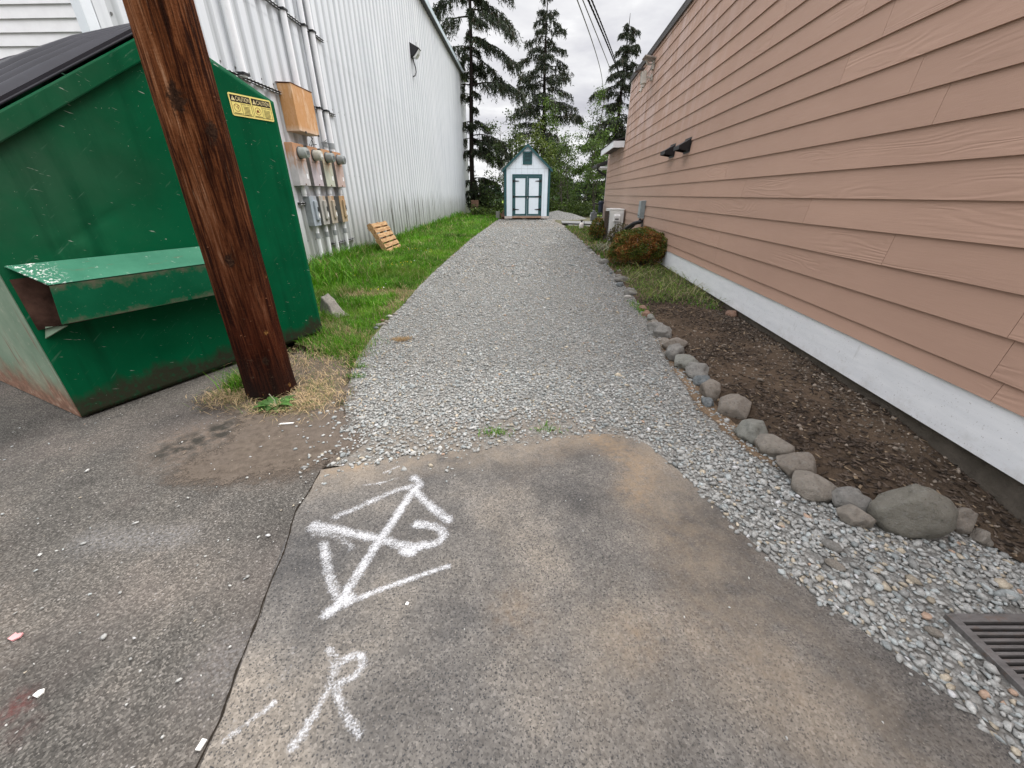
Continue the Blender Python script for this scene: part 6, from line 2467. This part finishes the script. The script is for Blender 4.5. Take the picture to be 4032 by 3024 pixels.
def far_bits():
    # sprayer
    t = thing('sprayer_jug', 'small white plastic garden sprayer with black handle standing at the lane edge', 'sprayer', (2.74, 16.4, gz(2.74, 16.4)))
    mb = MB()
    mb.tube([(0, 0, 0), (0, 0, .02), (0, 0, .20), (0, 0, .25), (0, 0, .28)], [.075, .09, .09, .065, .03], 16)
    mb.build('tank', simple('milky_plastic', (.70, .66, .62), .4), t, smooth='auto')
    mb = MB()
    mb.tube([(0, 0, .28), (0, 0, .34)], .028, 10)
    mb.tube([(-.06, 0, .35), (.06, 0, .35)], .014, 8)
    mb.tube([(.02, 0, .31), (.10, 0, .34), (.12, 0, .2), (.09, 0, .06)], .008, 6)
    mb.build('pump_handle', M_BLACK, t, smooth='auto')
    # concrete slab / ramp
    t = thing('concrete_slab', 'pale flat concrete slab raised above a lower landing beside the house', 'slab', (2.3, 19.2, gz(2.3, 19.2)))
    cm = simple('pale_concrete', (.17, .17, .165), .9, .2, 0, .12)
    mb = MB()
    mb.prism([(0, 0), (1.6, -1.0), (2.4, .4), (.15, 1.6)], .045, .085, 'xy')
    mb.build('deck', cm, t)
    mb = MB()
    mb.prism([(.1, .05), (1.6, -.9), (2.3, .4), (.2, 1.5)], -.1, .044, 'xy')
    mb.build('slab_shade_fill', M_SOFFIT, t)  # dark fill stands in for the shadow gap under the deck
    mb = MB()
    mb.prism([(.25, -1.0), (1.35, -1.6), (1.8, -1.15), (.25, -.2)], -.1, .02, 'xy')
    mb.build('landing', cm, t)
    # gravel heap right of the shed
    n = 42
    V, F = [], []
    for i in range(n):
        for j in range(n):
            u, v = i / (n - 1) * 2 - 1, j / (n - 1) * 2 - 1
            d = math.hypot(u, v)
            x, y = 2.75 + u * 1.75, 25.2 + v * 1.7
            h = .42 * max(0, 1 - d) ** .8 * (1 + .3 * mnoise.noise(Vector((x, y, 3))))
            V.append((x, y, gz(x, y) - .05 + h))
    for i in range(n - 1):
        for j in range(n - 1):
            a = i * n + j
            F.append((a, a + n, a + n + 1, a + 1))
    t = mat('heap_gravel', .95, .15)
    v = t.obj()
    t.set('Base Color', t.ramp(t.xyz(t.vor(v, 36, 'Color'), 0), [(0, (.07, .068, .062)), (.6, (.15, .148, .14)), (1, (.27, .265, .25))]))
    t.set('Normal', t.bump(t.vor(v, 36, 'Distance'), .8, .02))
    tag(npmesh('gravel_heap', np.array(V), np.array(F), t.mat, smooth=True), kind='stuff')
    # brown board leaning on the spruce
    t = thing('brown_board', 'weathered brown board leaning at the foot of the tall spruce', 'board', (-2.42, 27.6, gz(-2.4, 27.6)), R(3))
    mb = MB()
    mb.box(-.24, .24, -.012, .012, 0, .95, Matrix.Rotation(R(-14), 4, 'X'))
    mb.build('plank', simple('old_brown_board', (.125, .075, .05), .85, .15, 0, .3), t)
    mb = MB()
    mb.box(-.22, .22, -.03, -.013, .40, .46, Matrix.Rotation(R(-14), 4, 'X'))
    mb.build('batten', simple('old_brown_batten', (.15, .095, .06), .85, .15), t)
    # cinder block and timber offcuts left of the shed
    t = thing('concrete_block', 'grey concrete block standing in the grass left of the shed', 'concrete block', (-.80, 23.6, gz(-.8, 23.6)))
    mb = MB()
    for a in ((-.10, .10, -.1, -.06), (-.10, .10, .06, .1), (-.10, -.06, -.059, .059), (.06, .10, -.059, .059)):
        mb.box(a[0], a[1], a[2], a[3], 0, .40)
    mb.build('block', simple('cinder', (.22, .215, .20), .95, .1, 0, .2, 20), t, bevel=.006)
    t = thing('timber_offcuts', 'dark heap of timber offcuts between concrete block and shed', 'timber', (-.50, 23.5, gz(-.5, 23.5)))
    r = random.Random(2)
    for k in range(5):
        mb = MB()
        mb.box(-.035, .035, -.25, .25, 0, .045, Matrix.Translation((r.uniform(-.06, .06), 0, .05 + .05 * k)) @ Matrix.Rotation(r.uniform(-1.2, 1.2), 4, 'Z') @ Matrix.Rotation(r.uniform(.3, 1.0), 4, 'X'))
        mb.build('offcut', simple('timber_%s' % 'abcde'[k], (.12 + .05 * (k % 2), .08, .05), .9), t)


far_bits()


# ------------------------------------------------------------------ trees
def conifer(name, label, x, y, H, r0, lean, branches, seed, dens=1.0, hang=.55, tint=(.030, .040, .020), zbase=None):
    """branches: list of (z, azimuth deg, length, rise, droop); hanging needle sprays along each"""
    z0 = gz(x, y) if zbase is None else zbase
    t = thing(name, label, 'tree', (x, y, z0))
    rr = np.random.default_rng(seed)
    mb = MB()
    N = 26
    tp = []
    for i in range(N + 1):
        u = i / N
        tp.append((lean * u * H + .05 * math.sin(u * 9 + seed), .04 * math.sin(u * 7), -.2 + u * (H + .2)))
    mb.tube(tp, [r0 * (1 - u / N) ** .9 + .012 for u in range(N + 1)], 9)
    mb.build('trunk', M_BARK, t, smooth=True)
    axis = lambda z: np.array([lean * z, 0, z])
    mb = MB()
    VP, DI, SZ = [], [], []
    for (z, az, L, rise, droop) in branches:
        a = math.radians(az)
        dh = np.array([math.sin(a), -math.cos(a), 0])       # az 90 = right, 0 = toward camera
        pts = []
        b0 = axis(z)
        for k in range(11):
            u = k / 10
            p = b0 + dh * L * u * (1 - .06 * u) + np.array([0, 0, L * (rise * u - droop * u * u + .14 * droop * u ** 4)])
            p += rr.normal(0, .02 * L * u, 3)
            pts.append(p)
        pts = np.array(pts)
        mb.tube([tuple(p) for p in pts], [max(.008, .016 * L * (1 - k / 10.5)) for k in range(11)], 5)
        n = int(L * 34 * dens)
        us = .16 + .84 * rr.random(n) ** .8
        side = np.array([-dh[1], dh[0], 0])
        for u in us:
            f = u * 10
            i = min(9, int(f))
            p = pts[i] + (pts[i + 1] - pts[i]) * (f - i)
            sp = rr.normal(0, 1) * .17 * L * (1 - .6 * u) * (.4 + u)
            base = p + side * sp + np.array([0, 0, -.16 * abs(sp)])
            ln = hang * rr.uniform(.35, 1.15) * (.55 + .45 * L / 3)
            dv = np.array([0, 0, -1.0]) + dh * rr.uniform(-.1, .55) + side * (rr.normal(0, .25) + .3 * np.sign(sp))
            VP.append(base)
            DI.append(dv / np.linalg.norm(dv))
            SZ.append(ln)
    mb.build('branches', M_BARK, t)
    VP, DI, SZ = np.array(VP), np.array(DI), np.array(SZ)
    # every spray: a hanging twig carrying short needle tufts
    Ps, Ds, Ls = [], [], []
    for k in range(7):
        u = (k + rr.random(len(VP))) / 7
        Ps.append(VP + DI * (SZ * u)[:, None] + rr.normal(0, .035, VP.shape))
        d = DI + rr.normal(0, .55, VP.shape)
        Ds.append(d / np.linalg.norm(d, axis=1)[:, None])
        Ls.append((.15 + .10 * rr.random(len(VP))) * (1 - .35 * u))
    P, D, L = np.concatenate(Ps), np.concatenate(Ds), np.concatenate(Ls)
    P = np.concatenate([P, VP])
    D = np.concatenate([D, DI])
    L = np.concatenate([L, SZ])
    n = len(P)
    w = rr.normal(0, 1, (n, 3))
    w -= (w * D).sum(1)[:, None] * D
    w /= np.linalg.norm(w, axis=1)[:, None]
    wd = np.where(np.arange(n) < n - len(VP), L * .17, .022)[:, None]
    V = np.stack([P - w * wd, P + w * wd, P + D * L[:, None] + w * wd * .2, P + D * L[:, None] - w * wd * .2], 1).reshape(-1, 3)
    F = np.arange(4 * n).reshape(-1, 4)
    C = np.array(tint) * rr.uniform(.55, 1.5, (n, 1))
    br = rr.random(n) < .12
    C[br] = np.array([.050, .034, .017]) * rr.uniform(.6, 1.3, (br.sum(), 1))
    npmesh('needles', V, F, M_LEAF, t, col=np.repeat(C, 4, 0))
    return t


def whorls(seed, z0, z1, H, Lfun, step, k0, rise=(.05, .3), droop=(.35, .6)):
    r = random.Random(seed)
    out = []
    z = z0
    while z < z1:
        n = r.randint(*k0)
        a0 = r.uniform(0, 360)
        for i in range(n):
            L = Lfun(z) * r.uniform(.62, 1.15)
            out.append((z + r.uniform(-.15, .15), a0 + i * 360 / n + r.uniform(-22, 22), L, r.uniform(*rise), r.uniform(*droop)))
        z += step * r.uniform(.7, 1.3)
    return out


def conifers():
    # tall sparse spruce at the warehouse corner: long separate boughs
    B = [(11.3, 95, 2.7, .05, .50), (10.9, 70, 3.0, -.05, .42), (12.6, 100, 2.6, .1, .5), (13.4, 60, 2.4, .1, .5), (10.6, 265, 3.0, .05, .40), (11.8, 250, 2.8, .05, .4), (12.8, 280, 2.5, .05, .4), (13.8, 240, 2.3, 0, .4),
         (9.7, 88, 3.2, -.12, .40), (9.2, 285, 2.2, .2, .5), (8.9, 110, 2.4, -.25, .4), (8.7, 230, 2.0, .1, .5), (7.35, 84, 3.6, .28, .46), (7.4, 275, 2.2, .1, .5), (6.9, 300, 1.6, .2, .6),
         (5.6, 95, 1.2, .1, .6), (5.5, 270, 1.4, .1, .5), (4.75, 86, 2.5, .20, .48), (4.5, 72, 2.9, .02, .38), (4.3, 110, 2.2, -.1, .4), (4.6, 255, 1.6, .1, .5), (4.0, 60, 1.6, 0, .5), (3.9, 280, 1.4, .1, .5),
         (2.3, 88, 1.8, .22, .45), (2.2, 262, 1.4, .1, .5), (1.9, 40, 1.2, .1, .5), (1.0, 75, 1.3, .0, .6), (.7, 100, 1.5, -.1, .5), (.5, 45, 1.2, 0, .5), (1.2, 270, 1.2, 0, .5), (.3, 80, 1.2, .1, .5), (15, 80, 2.3, .1, .5), (14.8, 200, 2.3, .1, .5), (15.4, 300, 2.3, .1, .5), (16.2, 120, 2.0, .1, .5), (16.3, 20, 2.0, .1, .5), (17.2, 250, 1.7, .1, .5), (18, 60, 1.4, .1, .5), (18.6, 180, 1.1, .1, .5)]
    B = [(z, az, L, ri, dr) for z, az, L, ri, dr in B]
    extra = whorls(31, 8.5, 17.5, 19, lambda z: 1.5, .9, (1, 2)) + whorls(32, .8, 16.5, 19, lambda z: .6, .75, (1, 2))
    conifer('spruce_tree', 'tallest sparse spruce with long drooping boughs at the warehouse corner', -2.72, 29.5, 20.0, .165, .023, B + extra, 41, 1.45, .72, (.022, .033, .014))
    f2 = lambda z: float(np.interp(z, [0, 4.6, 8, 11, 12.0, 13.2, 14.2], [2.6, 3.3, 2.75, 1.9, 1.45, .55, .22]))
    conifer('spruce_tree', 'full spruce with a thin bare tip rising straight behind the white shed', 2.45, 36, 15.0, .24, .002, whorls(52, 3.6, 14.6, 15, lambda z: f2(z - .9), .68, (3, 4), (.12, .42), (.34, .6)), 42, .82, .58, (.020, .030, .013))
    f3 = lambda z: float(np.interp(z, [0, 3, 6, 9, 11, 12.6], [3.6, 3.5, 2.9, 2.0, 1.1, .15]))
    conifer('spruce_tree', 'layered dark spruce standing behind the tan house beside the cables', 7.85, 34, 12.6, .20, .001, whorls(63, 1.0, 12.3, 12.6, f3, .66, (3, 5), (.0, .22), (.26, .45)), 43, .95, .52, (.020, .030, .013))


conifers()


def sapling(name, label, x, y, H, spread, nb, nleaf, leaf, cols, seed, crown0=.25, stems=1, droop=.2, group=None):
    t = thing(name, label, 'tree', (x, y, gz(x, y)), 0, group)
    r = random.Random(seed)
    rr = np.random.default_rng(seed)
    mb = MB()
    tips = []
    for s_ in range(stems):
        lx, ly = r.uniform(-.12, .12) * (1 + stems * .4), r.uniform(-.1, .1)
        hh = H * (1 if s_ == 0 else r.uniform(.6, .95))
        tr = lambda u: np.array([lx * u * hh + .10 * math.sin(u * 5 + s_ * 2), ly * u * hh + .08 * math.sin(u * 4 + s_), u * hh])
        mb.tube([tuple(tr(k / 12) - np.array([0, 0, .2 * (k == 0)])) for k in range(13)], [.012 + .0085 * hh * (1 - k / 12.2) for k in range(13)], 6)
        for b in range(nb):
            u = crown0 + (1 - crown0) * (b + r.random()) / nb
            p = tr(u)
            a = r.uniform(0, 2 * math.pi)
            L = spread * r.uniform(.5, 1.2) * (1 - .6 * u + .15)
            up_ = r.uniform(.1, .9)
            q = [p]
            for k in range(1, 5):
                v = k / 4
                q.append(p + np.array([math.cos(a) * L * v, math.sin(a) * L * v, L * (up_ * v - droop * 2 * v * v)]) + rr.normal(0, .05, 3))
            mb.tube([tuple(z) for z in q], [.016, .012, .009, .006, .004], 4)
            tips += [(q[2], .30), (q[3], .30), (q[4], .34)]
            for k in range(2):
                e = q[3] + rr.normal(0, .28, 3)
                mb.tube([tuple(q[2]), tuple(e)], [.007, .003], 3)
                tips.append((e, .26))
    mb.build('trunk', M_BARK2, t)
    c = np.array([p for p, _ in tips])
    w = np.array([s for _, s in tips])
    k = rr.integers(0, len(c), int(nleaf * 1.35))
    live = rr.random(len(c)) < .8
    k = k[live[k]]
    P = c[k] + rr.normal(0, 1, (len(k), 3)) * w[k, None] * np.array([1, 1, .85]) * spread * .42
    P = P[P[:, 2] > .05]
    n = len(P)
    tone = 1 + .55 * np.array([mnoise.noise(Vector(p) * .9 + Vector((seed, 0, 0))) for p in P])
    C = np.where((rr.random(n) < .5)[:, None], np.array(cols[0]), np.array(cols[1])) * (rr.uniform(.65, 1.35, n) * tone)[:, None]
    V, F, C2 = leaf_cards(P, leaf, 0, C, seed + 5, .55, .35)
    npmesh('crown', V, F, M_LEAF, t, col=C2)
    return t


def broadleaves():
    G1 = ((.046, .088, .012), (.088, .145, .022))
    G2 = ((.034, .060, .013), (.068, .105, .022))
    G3 = ((.065, .098, .015), (.115, .150, .026))
    G4 = ((.024, .042, .012), (.052, .075, .018))
    sapling('broadleaf_tree', 'leafy young tree with dull green leaves just left of the shed', -.55, 28.5, 5.0, 1.5, 13, 3600, .13, G2, 11, .12, 2)
    sapling('broadleaf_tree', 'thin airy tree with bare upper twigs between tall spruce and shed', .35, 31, 6.6, 1.3, 12, 1900, .12, G2, 12, .3, 2)
    sapling('broadleaf_tree', 'bright green full young tree just right of the shed roof', 3.6, 30.5, 7.0, 1.45, 15, 4000, .14, G1, 13, .22, 2)
    sapling('broadleaf_tree', 'yellowish green tree directly behind the shed roof ridge', 1.9, 29, 5.2, 1.6, 13, 4200, .14, G3, 14, .25, 2)
    sapling('broadleaf_tree', 'slender lacy tree with sky showing through right of the bright green one', 5.0, 31, 7.4, 1.4, 15, 2600, .12, G1, 15, .15, 1)
    sapling('broadleaf_tree', 'low spreading tree with dark leaves beside the rear eave of the house', 5.2, 27.5, 4.4, 1.4, 11, 2100, .12, G1, 16, .25, 2)
    sapling('broadleaf_tree', 'thin stemmed sapling low in the hedge right of the shed', 3.4, 26.8, 3.2, .9, 9, 1500, .10, G1, 17, .1, 3)
    sapling('broadleaf_tree', 'leafy tree growing against the trunk of the layered dark spruce', 7.2, 32.0, 6.2, 1.4, 13, 4200, .13, G2, 18, .1, 2)
    sapling('broadleaf_tree', 'dark low bush under the boughs of the tallest spruce', -1.75, 29.2, 2.3, 1.0, 10, 2600, .12, G4, 19, .02, 3)
    sapling('broadleaf_tree', 'small leafy tree filling the gap behind the right side of the shed', 2.9, 28.2, 4.3, 1.4, 12, 2600, .13, G2, 20, .15, 2)
    # understorey thicket: nobody could count its plants
    r = np.random.default_rng(25)
    Vs = []
    n = 34000
    x = r.uniform(-2.6, 8.5, n)
    y = r.uniform(26.2, 31.5, n)
    lx = (x - 2.6)
    top = .34 + .40 * n2(np.c_[x, y], .55, 3.0) + .25 * n2(np.c_[x, y], 1.7, 6.0) + np.where(x > 2.2, .25, 0) + np.clip((y - 27) * .09, 0, .5)
    top = np.where((x > 2) & (y < 26.8), top * .5, top)
    z = top * r.random(n) ** .55
    k = z > 0
    # keep clear of the shed and the heap
    k &= ~((x > 1.0) & (x < 4.4) & (y < 26.9) & (z > .9))
    P = np.c_[x, y, g(x, y) + z][k]
    tone = 1 + .6 * n2(P, .7, 9.0)
    C = np.where((r.random(len(P)) < .5)[:, None], np.array([.046, .078, .016]), np.array([.105, .150, .030])) * (r.uniform(.55, 1.35, len(P)) * tone)[:, None]
    V, F, C2 = leaf_cards(P, .12, 0, C, 26, .6, .1)
    tag(npmesh('thicket', V, F, M_LEAF, col=C2), kind='stuff')


broadleaves()


def far_woods():
    """wooded ridge beyond the fields, one mass"""
    r = np.random.default_rng(33)
    Ps, Cs, Sz = [], [], []
    for k in range(420):
        y = r.uniform(250, 340)
        x = r.uniform(-150, 190)
        h = r.uniform(6.5, 11.5) + 2.2 * mnoise.noise(Vector((x * .03, y * .02, 1)))
        n = 46
        u = r.random(n)
        rad = (1 - u * .85) * h * .26
        a = r.uniform(0, 2 * np.pi, n)
        Ps.append(np.c_[x + rad * np.cos(a), y + rad * np.sin(a), -2.4 + u * h])
        c = np.array([.030, .050, .040]) * r.uniform(.7, 1.35) * r.uniform(.75, 1.25, (n, 1))  # bluish green puts the distance haze into the leaf colour
        Cs.append(c)
    P, C = np.concatenate(Ps), np.concatenate(Cs)
    V, F, C2 = leaf_cards(P, 2.6, 0, C, 34, .8, .2)
    tag(npmesh('far_woods', V, F, M_LEAF, col=C2), kind='stuff')
    # hedges in the fields
    P, C = [], []
    for (x0, x1, y, h) in [(-60, 5, 120, 2.4), (10, 90, 150, 2.2), (-40, 60, 190, 3.0)]:
        n = 2600
        x = r.uniform(x0, x1, n)
        P.append(np.c_[x, y + r.normal(0, 1.5, n), -2.3 + r.random(n) * h * (1 + .4 * np.sin(x * .5))])
        C.append(np.array([.045, .075, .03]) * r.uniform(.6, 1.4, (n, 1)))
    V, F, C2 = leaf_cards(np.concatenate(P), .9, 0, np.concatenate(C), 35, .7, .1)
    tag(npmesh('field_hedges', V, F, M_LEAF, col=C2), kind='stuff')
    for (x, y, w, d, h, lab) in [(27.5, 140, 9, 4, 2.6, 'long low white farm building in the field seen right of the shed'), (-18.5, 160, 7, 4, 2.8, 'small white farm building in the field seen left of the shed')]:
        t = thing('farm_building', lab, 'building', (x, y, -2.3))
        mb = MB()
        mb.box(-w / 2, w / 2, -d / 2, d / 2, 0, h)
        mb.build('wall', simple('white_render', (.72, .72, .70), .8), t)
        mb = MB()
        mb.prism([(-d / 2 - .3, h + .01), (0, h + 1.1), (d / 2 + .3, h + .01)], -w / 2 - .3, w / 2 + .3, 'yz')
        mb.build('roof', simple('grey_roof', (.38, .40, .42), .6), t)


far_woods()


# ------------------------------------------------------------------ overhead cables from the pole
M_RUBBER = simple('black_rubber', (.006, .006, .007), .9, .1)


def cables():
    top = lambda z, o=0: Vector((-1.83 + .016 * z + o, 2.615, z))

    def cable(name, label, p0, mid, end, r, twist=False):
        # parabola through three points, parametrised by distance along Y
        ys = np.array([p0[1], mid[1], end[1]])
        cx = np.polyfit(ys, [p0[0], mid[0], end[0]], 2)
        cz = np.polyfit(ys, [p0[2], mid[2], end[2]], 2)
        yy = np.linspace(p0[1], end[1], 120 if twist else 50)
        P = np.c_[np.polyval(cx, yy), yy, np.polyval(cz, yy)]
        t = thing(name, label, 'cable', tuple(P[0]), 0, 'overhead cables running past the tan house')
        P = P - P[0]
        mb = MB()
        if twist:
            for ph in (0, 2.1, 4.2):
                a = yy * 5.2 + ph
                Q = P + np.c_[np.cos(a) * r, np.zeros(len(a)), np.sin(a) * r]
                mb.tube([tuple(q) for q in Q], r * .95, 5)
        else:
            mb.tube([tuple(q) for q in P], r, 6)
        mb.build('conductor', M_RUBBER if twist else M_DARKG, t, smooth=True)
        mb = MB()
        mb.cyl((0, 0, -.03), (0, 0, .05), .03, .03, 8)
        mb.build('clamp', M_DARKG, t)

    cable('overhead_cable', 'leftmost thin grey overhead cable ending in the dark spruce', top(5.2, .17), (1.773, 14, 6.10), (6.47, 34, 8.25), .016)
    cable('overhead_cable', 'second thin overhead cable, just left of the thick twisted pair', top(5.3, .17), (1.923, 14, 6.10), (4.54 + 3.4, 36, 8.6), .015)
    cable('twisted_cable', 'thick twisted black overhead cable, left one of the pair', top(5.0, .17), (2.072, 14, 6.10), (8.41, 34, 7.45), .0155, True)
    cable('twisted_cable', 'thick twisted black overhead cable, right one of the pair', top(5.1, .17), (2.166, 14, 6.10), (8.0, 34, 8.05), .0135, True)


cables()
